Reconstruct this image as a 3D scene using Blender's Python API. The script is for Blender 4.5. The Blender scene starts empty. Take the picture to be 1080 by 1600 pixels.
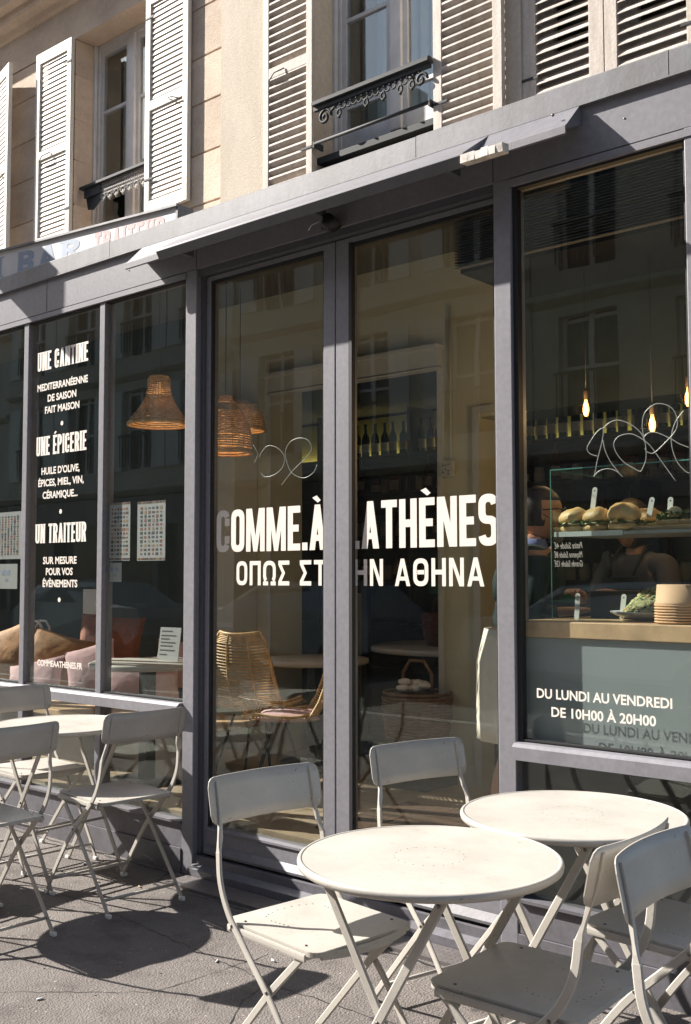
import bpy, bmesh, math, random
from mathutils import Vector, Matrix
R = math.radians
random.seed(7)
S = bpy.context.scene
COL = S.collection

# ------------------------------------------------------------------ camera
cam_d = bpy.data.cameras.new("camera")
cam = bpy.data.objects.new("camera", cam_d); COL.objects.link(cam)
cam_d.sensor_fit = 'VERTICAL'; cam_d.sensor_height = 36.0
cam_d.lens = 1652.3 / 1600 * 36
cam_d.clip_start = 0.05; cam_d.clip_end = 500
cam.location = (0, 0, 1.40)
cam.rotation_euler = (math.pi / 2 + 0.06213, 0.0013, 0.71384)
S.camera = cam

# ------------------------------------------------------------------ world and sun
SUN = Vector((-1.33, -0.47, 1.0)).normalized()          # towards the sun
w = bpy.data.worlds.new("World"); S.world = w; w.use_nodes = True
nt = w.node_tree
sky = nt.nodes.new('ShaderNodeTexSky'); sky.sky_type = 'NISHITA'; sky.sun_disc = False
sky.sun_elevation = math.asin(SUN.z); sky.sun_rotation = math.atan2(SUN.x, SUN.y)
bg = nt.nodes['Background']; bg.inputs['Strength'].default_value = 0.07
sky.ozone_density = 1.0; sky.dust_density = 1.5
nt.links.new(sky.outputs[0], bg.inputs['Color'])
sd = bpy.data.lights.new("sun", 'SUN'); sd.energy = 5.0; sd.angle = R(0.5); sd.color = (1.0, 0.945, 0.87)
so = bpy.data.objects.new("sun", sd); COL.objects.link(so)
so.rotation_euler = SUN.to_track_quat('Z', 'Y').to_euler()
S.view_settings.view_transform = 'Standard'; S.view_settings.look = 'None'
S.view_settings.exposure = 1.38; S.view_settings.gamma = 1.0
S.cycles.max_bounces = 10; S.cycles.transparent_max_bounces = 24
S.cycles.use_denoising = True
S.cycles.sample_clamp_indirect = 4.0
S.cycles.caustics_reflective = False; S.cycles.caustics_refractive = False

# ------------------------------------------------------------------ materials
def mat(name, col, rough=0.5, metal=0.0, var=0.0, vscale=8.0, bump=0.0, bscale=60.0, spec=0.5, emit=None, estr=0.0, col2=None):
    m = bpy.data.materials.new(name); m.use_nodes = True
    n = m.node_tree.nodes; l = m.node_tree.links; b = n['Principled BSDF']
    b.inputs['Base Color'].default_value = (*col, 1); b.inputs['Roughness'].default_value = rough
    b.inputs['Metallic'].default_value = metal; b.inputs['Specular IOR Level'].default_value = spec
    tc = n.new('ShaderNodeTexCoord')
    if var > 0 or col2:
        t = n.new('ShaderNodeTexNoise'); t.inputs['Scale'].default_value = vscale; t.inputs['Detail'].default_value = 6
        t.inputs['Roughness'].default_value = 0.65
        l.new(tc.outputs['Object'], t.inputs['Vector'])
        r = n.new('ShaderNodeValToRGB')
        c2 = col2 or tuple(c * (1 - var) for c in col); c1 = col if col2 else tuple(min(1, c * (1 + var * .6)) for c in col)
        r.color_ramp.elements[0].position = 0.32; r.color_ramp.elements[0].color = (*c2, 1)
        r.color_ramp.elements[1].position = 0.66; r.color_ramp.elements[1].color = (*c1, 1)
        l.new(t.outputs['Fac'], r.inputs['Fac']); l.new(r.outputs['Color'], b.inputs['Base Color'])
    if bump > 0:
        t2 = n.new('ShaderNodeTexNoise'); t2.inputs['Scale'].default_value = bscale; t2.inputs['Detail'].default_value = 5
        l.new(tc.outputs['Object'], t2.inputs['Vector'])
        bp = n.new('ShaderNodeBump'); bp.inputs['Strength'].default_value = bump; bp.inputs['Distance'].default_value = 0.01
        l.new(t2.outputs['Fac'], bp.inputs['Height']); l.new(bp.outputs['Normal'], b.inputs['Normal'])
    if emit:
        b.inputs['Emission Color'].default_value = (*emit, 1); b.inputs['Emission Strength'].default_value = estr
    return m

def streak_mat(name, col, dark, rough=0.5, metal=0.0, amount=0.5, vs=(14, 14, 1.2), bump=0.08):
    """paint or render with vertical dirt streaks and fine mottling"""
    m = mat(name, col, rough, metal, bump=bump, bscale=90)
    n = m.node_tree.nodes; l = m.node_tree.links; b = n['Principled BSDF']
    tc = [x for x in n if x.type == 'TEX_COORD'][0]
    mp = n.new('ShaderNodeMapping'); mp.inputs['Scale'].default_value = vs
    t = n.new('ShaderNodeTexNoise'); t.inputs['Scale'].default_value = 1.0; t.inputs['Detail'].default_value = 8; t.inputs['Roughness'].default_value = .7
    l.new(tc.outputs['Object'], mp.inputs['Vector']); l.new(mp.outputs['Vector'], t.inputs['Vector'])
    r = n.new('ShaderNodeValToRGB'); r.color_ramp.elements[0].position = .38; r.color_ramp.elements[1].position = .62
    r.color_ramp.elements[0].color = (*[c * (1 - amount) + d * amount for c, d in zip(col, dark)], 1)
    r.color_ramp.elements[1].color = (*col, 1)
    t3 = n.new('ShaderNodeTexNoise'); t3.inputs['Scale'].default_value = 45; t3.inputs['Detail'].default_value = 4
    l.new(tc.outputs['Object'], t3.inputs['Vector'])
    mx = n.new('ShaderNodeMixRGB'); mx.blend_type = 'OVERLAY'; mx.inputs['Fac'].default_value = .22
    l.new(t.outputs['Fac'], r.inputs['Fac']); l.new(r.outputs['Color'], mx.inputs['Color1']); l.new(t3.outputs['Fac'], mx.inputs['Color2'])
    l.new(mx.outputs['Color'], b.inputs['Base Color'])
    return m

def per_block(m, lo=.80, hi=1.08):
    n = m.node_tree.nodes; l = m.node_tree.links; b = n['Principled BSDF']; src = b.inputs['Base Color'].links[0].from_socket
    g_ = n.new('ShaderNodeNewGeometry'); mr = n.new('ShaderNodeMapRange'); mr.inputs['To Min'].default_value = lo; mr.inputs['To Max'].default_value = hi
    mx = n.new('ShaderNodeMixRGB'); mx.blend_type = 'MULTIPLY'; mx.inputs['Fac'].default_value = 1
    l.new(g_.outputs['Random Per Island'], mr.inputs['Value']); l.new(src, mx.inputs['Color1']); l.new(mr.outputs[0], mx.inputs['Color2']); l.new(mx.outputs['Color'], b.inputs['Base Color'])
def glass_mat(name, tint=(.86, .9, .88), boost=1.75, dust=.002):
    m = bpy.data.materials.new(name); m.use_nodes = True
    n = m.node_tree.nodes; l = m.node_tree.links; n.clear()
    o = n.new('ShaderNodeOutputMaterial'); mx = n.new('ShaderNodeMixShader')
    tr = n.new('ShaderNodeBsdfTransparent'); tr.inputs['Color'].default_value = (*tint, 1)
    gl = n.new('ShaderNodeBsdfGlossy'); gl.inputs['Roughness'].default_value = 0.0; gl.inputs['Color'].default_value = (.93, 1, .95, 1)
    lw = n.new('ShaderNodeLayerWeight'); lw.inputs['Blend'].default_value = .5
    pw_ = n.new('ShaderNodeMath'); pw_.operation = 'POWER'; pw_.inputs[1].default_value = 5.0
    ml = n.new('ShaderNodeMath'); ml.operation = 'MULTIPLY_ADD'; ml.inputs[1].default_value = .95 * boost; ml.inputs[2].default_value = .042 * boost; ml.use_clamp = True
    tc = n.new('ShaderNodeTexCoord'); t = n.new('ShaderNodeTexNoise'); t.inputs['Scale'].default_value = 1.6; t.inputs['Detail'].default_value = 1
    bp = n.new('ShaderNodeBump'); bp.inputs['Strength'].default_value = .05; bp.inputs['Distance'].default_value = .02
    l.new(tc.outputs['Object'], t.inputs['Vector']); l.new(t.outputs['Fac'], bp.inputs['Height']); l.new(bp.outputs['Normal'], gl.inputs['Normal'])
    l.new(lw.outputs['Facing'], pw_.inputs[0]); l.new(pw_.outputs[0], ml.inputs[0]); l.new(ml.outputs[0], mx.inputs[0])
    l.new(tr.outputs[0], mx.inputs[1]); l.new(gl.outputs[0], mx.inputs[2])
    df = n.new('ShaderNodeBsdfDiffuse'); df.inputs['Color'].default_value = (.66, .72, .66, 1)
    mp = n.new('ShaderNodeMapping'); mp.inputs['Scale'].default_value = (5, 5, 2.2)
    t2 = n.new('ShaderNodeTexNoise'); t2.inputs['Scale'].default_value = 1.5; t2.inputs['Detail'].default_value = 9; t2.inputs['Roughness'].default_value = .75
    mr = n.new('ShaderNodeMapRange'); mr.inputs['From Min'].default_value = .35; mr.inputs['From Max'].default_value = .75
    mr.inputs['To Min'].default_value = dust * .45; mr.inputs['To Max'].default_value = dust * 1.9
    mx2 = n.new('ShaderNodeMixShader')
    l.new(tc.outputs['Object'], mp.inputs['Vector']); l.new(mp.outputs['Vector'], t2.inputs['Vector']); l.new(t2.outputs['Fac'], mr.inputs['Value'])
    l.new(mr.outputs[0], mx2.inputs[0]); l.new(mx.outputs[0], mx2.inputs[1]); l.new(df.outputs[0], mx2.inputs[2]); l.new(mx2.outputs[0], o.inputs[0])
    return m

def asphalt_mat():
    m = mat('asphalt', (.21, .185, .17), .9)
    n = m.node_tree.nodes; l = m.node_tree.links; b = n['Principled BSDF']
    tc = [x for x in n if x.type == 'TEX_COORD'][0]
    v = n.new('ShaderNodeTexVoronoi'); v.inputs['Scale'].default_value = 130
    t = n.new('ShaderNodeTexNoise'); t.inputs['Scale'].default_value = 1.7; t.inputs['Detail'].default_value = 9; t.inputs['Roughness'].default_value = .7
    t2 = n.new('ShaderNodeTexNoise'); t2.inputs['Scale'].default_value = 320; t2.inputs['Detail'].default_value = 2
    for x in (v, t, t2): l.new(tc.outputs['Object'], x.inputs['Vector'])
    r = n.new('ShaderNodeValToRGB'); r.color_ramp.elements[0].position = .34; r.color_ramp.elements[1].position = .68
    r.color_ramp.elements[0].color = (.120, .106, .099, 1); r.color_ramp.elements[1].color = (.205, .180, .164, 1)
    r2 = n.new('ShaderNodeValToRGB'); r2.color_ramp.elements[0].position = 0.42; r2.color_ramp.elements[1].position = .66
    r2.color_ramp.elements[0].color = (.45, .45, .45, 1); r2.color_ramp.elements[1].color = (1.5, 1.5, 1.5, 1)
    l.new(t.outputs['Fac'], r.inputs['Fac']); l.new(t2.outputs['Fac'], r2.inputs['Fac'])
    mx = n.new('ShaderNodeMixRGB'); mx.blend_type = 'MULTIPLY'; mx.inputs['Fac'].default_value = .75
    l.new(r.outputs['Color'], mx.inputs['Color1']); l.new(r2.outputs['Color'], mx.inputs['Color2'])
    # pale grit specks
    gs = n.new('ShaderNodeValToRGB'); gs.color_ramp.elements[0].position = .0; gs.color_ramp.elements[0].color = (1, 1, 1, 1)
    gs.color_ramp.elements[1].position = .16; gs.color_ramp.elements[1].color = (0, 0, 0, 1)
    v2 = n.new('ShaderNodeTexVoronoi'); v2.inputs['Scale'].default_value = 34
    l.new(tc.outputs['Object'], v2.inputs['Vector']); l.new(v2.outputs['Distance'], gs.inputs['Fac'])
    mx2 = n.new('ShaderNodeMixRGB'); mx2.inputs['Color2'].default_value = (.62, .55, .46, 1)
    cm = n.new('ShaderNodeMath'); cm.operation = 'MULTIPLY'; cm.inputs[1].default_value = .8
    gt = n.new('ShaderNodeMath'); gt.operation = 'GREATER_THAN'; gt.inputs[1].default_value = .72
    sp = n.new('ShaderNodeSeparateColor'); l.new(v2.outputs['Color'], sp.inputs[0]); l.new(sp.outputs[0], gt.inputs[0])
    m3 = n.new('ShaderNodeMath'); m3.operation = 'MULTIPLY'
    l.new(gs.outputs['Color'], cm.inputs[0]); l.new(cm.outputs[0], m3.inputs[0]); l.new(gt.outputs[0], m3.inputs[1])
    l.new(m3.outputs[0], mx2.inputs['Fac']); l.new(mx.outputs['Color'], mx2.inputs['Color1'])
    # dark stains and gum spots
    vg = n.new('ShaderNodeTexVoronoi'); vg.inputs['Scale'].default_value = 4.2; l.new(tc.outputs['Object'], vg.inputs['Vector'])
    rg = n.new('ShaderNodeValToRGB'); rg.color_ramp.elements[0].position = .055; rg.color_ramp.elements[0].color = (.55, .55, .56, 1); rg.color_ramp.elements[1].position = .075; rg.color_ramp.elements[1].color = (1, 1, 1, 1)
    ts = n.new('ShaderNodeTexNoise'); ts.inputs['Scale'].default_value = 5.5; ts.inputs['Detail'].default_value = 7; ts.inputs['Roughness'].default_value = .75; l.new(tc.outputs['Object'], ts.inputs['Vector'])
    rs = n.new('ShaderNodeValToRGB'); rs.color_ramp.elements[0].position = .36; rs.color_ramp.elements[0].color = (.58, .56, .55, 1); rs.color_ramp.elements[1].position = .50; rs.color_ramp.elements[1].color = (1, 1, 1, 1)
    ma = n.new('ShaderNodeMixRGB'); ma.blend_type = 'MULTIPLY'; ma.inputs['Fac'].default_value = 1; mb_ = n.new('ShaderNodeMixRGB'); mb_.blend_type = 'MULTIPLY'; mb_.inputs['Fac'].default_value = .8
    l.new(vg.outputs['Distance'], rg.inputs['Fac']); l.new(ts.outputs['Fac'], rs.inputs['Fac'])
    l.new(mx2.outputs['Color'], ma.inputs['Color1']); l.new(rg.outputs['Color'], ma.inputs['Color2']); l.new(ma.outputs['Color'], mb_.inputs['Color1']); l.new(rs.outputs['Color'], mb_.inputs['Color2'])
    l.new(mb_.outputs['Color'], b.inputs['Base Color'])
    bp = n.new('ShaderNodeBump'); bp.inputs['Strength'].default_value = .8; bp.inputs['Distance'].default_value = .004
    l.new(v.outputs['Distance'], bp.inputs['Height']); l.new(bp.outputs['Normal'], b.inputs['Normal'])
    return m

M = {}
M['paint'] = streak_mat('grey_paint', (.225, .22, .243), (.155, .15, .165), .42, amount=.35, vs=(3, 3, .8), bump=.03)
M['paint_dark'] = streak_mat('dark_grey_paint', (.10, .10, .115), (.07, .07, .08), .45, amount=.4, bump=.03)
M['paint_low'] = streak_mat('kick_paint', (.15, .145, .165), (.09, .085, .09), .5, amount=.6, vs=(8, 8, 5), bump=.06)
M['zinc'] = streak_mat('zinc', (.19, .19, .205), (.11, .105, .105), .5, .1, amount=.6, vs=(7, 7, 2), bump=.05)
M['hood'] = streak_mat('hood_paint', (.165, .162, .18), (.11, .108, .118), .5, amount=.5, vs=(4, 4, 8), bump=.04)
M['rubber'] = mat('rubber_seal', (.015, .015, .016), .6)
M['stone'] = streak_mat('cut_stone', (.80, .64, .49), (.52, .40, .30), .85, amount=.55, vs=(2.6, 2.6, 4.2), bump=.4)
M['plaster'] = streak_mat('pale_plaster', (.60, .52, .42), (.42, .35, .27), .85, amount=.45, vs=(5, 5, 1.2), bump=.35)
M['joint'] = mat('mortar_joint', (.16, .11, .08), .9)
M['shut'] = streak_mat('shutter_paint', (.78, .73, .64), (.60, .54, .45), .55, amount=.35, vs=(12, 12, 3), bump=.05)
M['shut2'] = streak_mat('weathered_shutter_paint', (.62, .55, .48), (.36, .29, .23), .65, amount=.6, vs=(18, 18, 2.5), bump=.18)
M['wframe'] = mat('window_paint', (.62, .62, .62), .45, var=.12)
M['iron'] = mat('cast_iron', (.022, .025, .028), .7, var=.3, vscale=20)
M['chair'] = mat('cream_enamel', (.448, .422, .378), .38, var=.12, vscale=6, bump=.03, bscale=160)
_n = M['chair'].node_tree.nodes; _l = M['chair'].node_tree.links; _b = _n['Principled BSDF']; _tc = [x for x in _n if x.type == 'TEX_COORD'][0]
_src = _b.inputs['Base Color'].links[0].from_socket
_v = _n.new('ShaderNodeTexNoise'); _v.inputs['Scale'].default_value = 75; _v.inputs['Detail'].default_value = 5; _v.inputs['Roughness'].default_value = .75
_r = _n.new('ShaderNodeValToRGB'); _r.color_ramp.elements[0].position = .335; _r.color_ramp.elements[0].color = (1, 1, 1, 1); _r.color_ramp.elements[1].position = .35; _r.color_ramp.elements[1].color = (0, 0, 0, 1)
_m = _n.new('ShaderNodeMixRGB'); _m.inputs['Color2'].default_value = (.13, .085, .055, 1)
_l.new(_tc.outputs['Object'], _v.inputs['Vector']); _l.new(_v.outputs['Fac'], _r.inputs['Fac']); _l.new(_r.outputs['Color'], _m.inputs['Fac']); _l.new(_src, _m.inputs['Color1']); _l.new(_m.outputs['Color'], _b.inputs['Base Color'])
_s = _n.new('ShaderNodeTexNoise'); _s.inputs['Scale'].default_value = 9; _s.inputs['Detail'].default_value = 6; _rr = _n.new('ShaderNodeMapRange'); _rr.inputs['To Min'].default_value = .22; _rr.inputs['To Max'].default_value = .6
_l.new(_tc.outputs['Object'], _s.inputs['Vector']); _l.new(_s.outputs['Fac'], _rr.inputs['Value']); _l.new(_rr.outputs[0], _b.inputs['Roughness'])
M['screw'] = mat('screw_steel', (.16, .14, .12), .4, .6)
M['glass'] = glass_mat('shop_glass', (.96, .975, .965), 1.1, dust=.0018)
M['glass_up'] = glass_mat('upper_glass', (.92, .94, .95), 2.6)
M['glass_case'] = glass_mat('case_glass', (.96, .985, .975), .6)
M['glass_edge'] = mat('glass_edge', (.12, .32, .28), .2)
M['asphalt'] = asphalt_mat()
M['road'] = mat('road_asphalt', (.07, .068, .066), .9, var=.3, vscale=3, bump=.2)
M['granite'] = mat('granite', (.30, .28, .26), .8, var=.3, vscale=60)
M['plate'] = mat('tread_plate', (.20, .18, .175), .45, .5, var=.2, vscale=30)
M['letter'] = mat('white_vinyl', (.80, .74, .67), .5)
M['cream_wall'] = mat('cream_wall', (.56, .54, .39), .8, var=.05, vscale=2)
M['white_wood'] = mat('white_wood', (.50, .50, .44), .5, var=.05)
M['dark_wall'] = mat('dark_green_wall', (.035, .05, .05), .7, var=.2)
M['ceil'] = mat('ceiling_paint', (.12, .112, .085), .8)
M['floor'] = mat('interior_floor', (.40, .31, .21), .5, var=.25, vscale=6)
M['mat_brown'] = mat('coir_mat', (.10, .055, .03), .95, var=.3, vscale=60, bump=.5, bscale=200)
M['wood'] = mat('oak', (.60, .42, .24), .45, var=.25, vscale=9, bump=.05)
M['wood_dark'] = mat('dark_wood', (.06, .04, .03), .5, var=.2)
M['panel'] = mat('counter_panel', (.30, .34, .345), .35, var=.03)
M['wicker'] = mat('wicker', (.62, .44, .25), .6, var=.35, vscale=40, bump=.3, bscale=120)
M['rattan'] = mat('rattan', (.72, .46, .20), .45, var=.35, vscale=30)
M['bun'] = mat('bun_crust', (.86, .66, .36), .5, var=.3, vscale=14, bump=.3, bscale=70, col2=(.72, .40, .13))
M['crumb'] = mat('bun_crumb', (.88, .76, .52), .8, var=.2, vscale=60)
M['lettuce'] = mat('lettuce', (.06, .14, .025), .5, var=.5, vscale=40)
M['grain'] = mat('grain_salad', (.56, .52, .24), .8, var=.45, vscale=60, bump=.6, bscale=90)
M['nut'] = mat('nut', (.60, .34, .13), .5, var=.3)
M['herb'] = mat('herb', (.10, .17, .05), .7, var=.4, vscale=50)
M['kraft'] = mat('kraft_card', (.66, .44, .25), .7, var=.08, vscale=5)
M['plate_china'] = mat('china', (.7, .7, .7), .2)
M['plastic'] = mat('white_plastic', (.75, .74, .70), .4)
M['slate'] = mat('slate', (.02, .02, .022), .5)
M['brown_fabric'] = mat('brown_velvet', (.26, .08, .028), .7, var=.35, vscale=9, bump=.3, bscale=25)
M['tan_fabric'] = mat('tan_velvet', (.42, .21, .07), .7, var=.35, vscale=9, bump=.3, bscale=25)
M['pink_fabric'] = mat('pink_linen', (.64, .42, .42), .85, var=.15, vscale=9, bump=.3, bscale=25)
M['table_in'] = mat('stone_top', (.58, .55, .49), .4, var=.08)
M['metal_dark'] = mat('black_metal', (.02, .02, .022), .4, .5)
M['paper'] = mat('paper', (.42, .43, .42), .8)
M['print_w'] = mat('print_warm', (.36, .26, .16), .8)
M['print_k'] = mat('print_dark', (.08, .09, .10), .8)
M['print_r'] = mat('print_red', (.30, .12, .09), .8)
M['skin'] = mat('skin', (.50, .27, .17), .5, var=.08, vscale=12)
M['lips'] = mat('lips', (.36, .13, .10), .5)
M['hair'] = mat('hair', (.022, .014, .01), .55, var=.3, vscale=50)
M['shirt_dark'] = mat('dark_jumper', (.012, .03, .03), .85, var=.3, vscale=14, bump=.2)
M['collar'] = mat('blue_stripe_collar', (.16, .20, .38), .8, var=.3, vscale=50)
M['skirt'] = mat('linen_skirt', (.80, .74, .62), .85, var=.08, bump=.3, bscale=16)
M['shirt_pale'] = mat('greyish_shirt', (.10, .095, .105), .85, var=.15)
M['apron'] = mat('dark_apron', (.02, .025, .028), .85, var=.2)
M['bottle_g'] = mat('bottle_green', (.02, .035, .012), .12, var=.2)
M['bottle_r'] = mat('bottle_red', (.10, .015, .01), .15)
M['bottle_w'] = mat('jar_pale', (.45, .43, .36), .35)
M['label'] = mat('bottle_label', (.55, .5, .4), .7)
M['basket_brown'] = mat('basket_cane', (.20, .11, .05), .6, var=.3, vscale=30)
M['basket_red'] = mat('red_basket', (.16, .035, .02), .6, var=.3, vscale=30)
M['green_cloth'] = mat('green_cloth', (.02, .22, .08), .7)
M['opp_a'] = streak_mat('opposite_render', (.56, .53, .45), (.38, .35, .29), .85, amount=.4, vs=(.6, .6, .3), bump=.05)
M['opp_b'] = streak_mat('opposite_stone', (.52, .49, .42), (.34, .32, .27), .85, amount=.4, vs=(.6, .6, .3), bump=.05)
M['opp_win'] = mat('opposite_window', (.03, .035, .04), .08)
M['opp_shut'] = mat('opposite_shutter', (.62, .62, .60), .6)
M['roof'] = mat('roof_zinc', (.20, .22, .25), .5, .2)
M['curtain'] = mat('blue_grey_curtain', (.42, .48, .54), .9, var=.15, vscale=4)
M['curtain_w'] = mat('white_curtain', (.75, .80, .86), .9)
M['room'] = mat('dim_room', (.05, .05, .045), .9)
M['sign_w'] = mat('sign_board', (.62, .60, .60), .5, var=.1, vscale=4)
M['sign_red'] = mat('faded_red', (.55, .33, .32), .6, var=.15)
M['sign_blue'] = mat('faded_blue', (.30, .36, .46), .6, var=.15)
M['bulb'] = mat('filament_bulb', (.9, .6, .25), .3, emit=(1.0, .36, .06), estr=2.6)
M['bulb_dim'] = mat('warm_bulb', (.8, .6, .3), .3, emit=(1.0, .45, .12), estr=.9)
M['strip'] = mat('led_strip', (.9, .8, .5), .3, emit=(1.0, .85, .40), estr=3.0)
M['wire'] = mat('pale_wire', (.55, .55, .52), .35, .3)
M['car'] = mat('car_paint', (.30, .33, .36), .25, .1)
M['tyre'] = mat('tyre', (.02, .02, .02), .8)
M['red_bowl'] = mat('red_bowl', (.35, .03, .02), .3)

for k_, a_, b_ in (('stone', .80, 1.06), ('shut2', .86, 1.06), ('shut', .93, 1.03), ('bun', .82, 1.1), ('chair', .97, 1.02)): per_block(M[k_], a_, b_)
# ------------------------------------------------------------------ mesh helpers
class MB:
    def __init__(s): s.v = []; s.f = []; s.mi = []; s.sm = []
    def add(s, vs, fs, mi=0, smooth=False):
        o = len(s.v); s.v += [tuple(v) for v in vs]
        for f in fs: s.f.append(tuple(i + o for i in f)); s.mi.append(mi); s.sm.append(smooth)
        return s
    def box(s, x0, y0, z0, x1, y1, z1, mi=0):
        if x0 > x1: x0, x1 = x1, x0
        if y0 > y1: y0, y1 = y1, y0
        if z0 > z1: z0, z1 = z1, z0
        vs = [(x, y, z) for z in (z0, z1) for y in (y0, y1) for x in (x0, x1)]
        return s.add(vs, [(0, 2, 3, 1), (4, 5, 7, 6), (0, 1, 5, 4), (2, 6, 7, 3), (0, 4, 6, 2), (1, 3, 7, 5)], mi)
    def bbox(s, x0, y0, z0, x1, y1, z1, b=.003, mi=0):
        """box with chamfered edges"""
        bm = bmesh.new(); bmesh.ops.create_cube(bm, size=1)
        for v in bm.verts:
            v.co = Vector(((x0 + x1) / 2 + v.co.x * abs(x1 - x0), (y0 + y1) / 2 + v.co.y * abs(y1 - y0), (z0 + z1) / 2 + v.co.z * abs(z1 - z0)))
        b = min(b, .45 * min(abs(x1 - x0), abs(y1 - y0), abs(z1 - z0)))
        bmesh.ops.bevel(bm, geom=bm.edges[:], offset=b, segments=2, affect='EDGES', profile=.5)
        s.bm(bm, mi); return s
    def bm(s, bm, mi=0, smooth=False, mtx=None):
        bm.verts.index_update()
        s.add([(mtx @ v.co) if mtx else v.co[:] for v in bm.verts], [[v.index for v in f.verts] for f in bm.faces], mi, smooth); bm.free(); return s
    def prism_x(s, prof, x0, x1, mi=0):
        """extrude a (y,z) polygon along x"""
        n = len(prof)
        vs = [(x0, y, z) for y, z in prof] + [(x1, y, z) for y, z in prof]
        fs = [tuple(range(n)), tuple(range(2 * n - 1, n - 1, -1))] + [(i, i + n, (i + 1) % n + n, (i + 1) % n) for i in range(n)]
        return s.add(vs, fs, mi)
    def sweep(s, pts, prof, up=(0, 1, 0), mi=0, smooth=False, widths=None, close=False):
        """sweep a 2-D profile [(a,b)..] (a along normal, b along up-ish side) on pts"""
        pts = [Vector(p) for p in pts]; n = len(pts); k = len(prof); vs = []
        for i, p in enumerate(pts):
            if close: t = pts[(i + 1) % n] - pts[i - 1]
            else: t = pts[min(i + 1, n - 1)] - pts[max(i - 1, 0)]
            t.normalize(); side = Vector(up)
            side = side - t * side.dot(t)
            if side.length < 1e-4: side = t.orthogonal()
            side.normalize(); nr = t.cross(side).normalized()
            wd = widths[i] if widths else (1, 1)
            for a, b in prof: vs.append(p + nr * a * wd[0] + side * b * wd[1])
        fs = []
        for i in range(n if close else n - 1):
            j = (i + 1) % n
            for q in range(k): fs.append((i * k + q, i * k + (q + 1) % k, j * k + (q + 1) % k, j * k + q))
        if not close: fs += [tuple(range(k - 1, -1, -1)), tuple((n - 1) * k + q for q in range(k))]
        return s.add(vs, fs, mi, smooth)
    def tube(s, pts, r, seg=8, mi=0, close=False):
        prof = [(math.cos(2 * math.pi * q / seg) * r, math.sin(2 * math.pi * q / seg) * r) for q in range(seg)]
        up = (0.13, 0.27, .95)
        return s.sweep(pts, prof, up, mi, True, close=close)
    def lathe(s, prof, c=(0, 0, 0), seg=32, mi=0, smooth=True, cap=True):
        """prof: (r,z) from bottom to top"""
        vs = []; k = len(prof)
        for q in range(seg):
            a = 2 * math.pi * q / seg
            for r, z in prof: vs.append((c[0] + r * math.cos(a), c[1] + r * math.sin(a), c[2] + z))
        fs = [(q * k + i, ((q + 1) % seg) * k + i, ((q + 1) % seg) * k + i + 1, q * k + i + 1) for q in range(seg) for i in range(k - 1)]
        s.add(vs, fs, mi, smooth)
        if cap:
            for i, rev in ((0, True), (k - 1, False)):
                if prof[i][0] > 1e-5:
                    o = [(c[0] + prof[i][0] * math.cos(2 * math.pi * q / seg), c[1] + prof[i][0] * math.sin(2 * math.pi * q / seg), c[2] + prof[i][1]) for q in range(seg)]
                    s.add(o, [tuple(range(seg))[::-1] if rev else tuple(range(seg))], mi)
        return s
    def ball(s, c, r, sc=(1, 1, 1), mi=0, sub=2, noise=0):
        bm = bmesh.new(); bmesh.ops.create_icosphere(bm, subdivisions=sub, radius=r)
        for v in bm.verts:
            k = 1 + (random.uniform(-noise, noise) if noise else 0)
            v.co = Vector((v.co.x * sc[0] * k + c[0], v.co.y * sc[1] * k + c[1], v.co.z * sc[2] * k + c[2]))
        return s.bm(bm, mi, True)
    def build(s, name, mats, parent=None, loc=None, rot=None):
        me = bpy.data.meshes.new(name); me.from_pydata(s.v, [], s.f)
        if not isinstance(mats, (list, tuple)): mats = [mats]
        for m in mats: me.materials.append(m)
        me.polygons.foreach_set('material_index', s.mi); me.polygons.foreach_set('use_smooth', s.sm)
        me.validate(); me.update()
        bm = bmesh.new(); bm.from_mesh(me); bmesh.ops.recalc_face_normals(bm, faces=bm.faces[:]); bm.to_mesh(me); bm.free()
        o = bpy.data.objects.new(name, me); COL.objects.link(o)
        if parent: o.parent = parent
        if loc: o.location = loc
        if rot is not None: o.rotation_euler = rot
        return o

def thing(name, label, cat, loc=(0, 0, 0), rz=0, group=None):
    o = bpy.data.objects.new(name, None); COL.objects.link(o); o.location = loc; o.rotation_euler = (0, 0, rz)
    o['label'] = label; o['category'] = cat
    if group: o['group'] = group
    return o
def tag(o, label, cat, group=None):
    o['label'] = label; o['category'] = cat
    if group: o['group'] = group
    return o
def struct(o, kind='structure'): o['kind'] = kind; return o
def copy_tree(o, parent=None):
    c = o.copy(); COL.objects.link(c); c.parent = parent
    for ch in list(o.children): copy_tree(ch, c)
    return c
def put(o, loc, rz, label, group=None):
    o.location = loc; o.rotation_euler = (0, 0, rz); o['label'] = label
    if group: o['group'] = group
    return o

def sheet_with_holes(outline, holes, th, z=0.0, res=1):
    """flat sheet in xy from a filled 2-D curve with real holes; returns (verts, faces)"""
    cu = bpy.data.curves.new('tmp', 'CURVE'); cu.dimensions = '2D'; cu.fill_mode = 'BOTH'; cu.extrude = th / 2
    for lp in [outline] + holes:
        sp = cu.splines.new('POLY'); sp.points.add(len(lp) - 1); sp.use_cyclic_u = True
        for p, (x, y) in zip(sp.points, lp): p.co = (x, y, 0, 1)
    ob = bpy.data.objects.new('tmp', cu); COL.objects.link(ob)
    dg = bpy.context.evaluated_depsgraph_get(); me = bpy.data.meshes.new_from_object(ob.evaluated_get(dg))
    vs = [(v.co.x, v.co.y, v.co.z + z) for v in me.vertices]; fs = [tuple(p.vertices) for p in me.polygons]
    bpy.data.objects.remove(ob); bpy.data.curves.remove(cu); bpy.data.meshes.remove(me)
    return vs, fs
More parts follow.
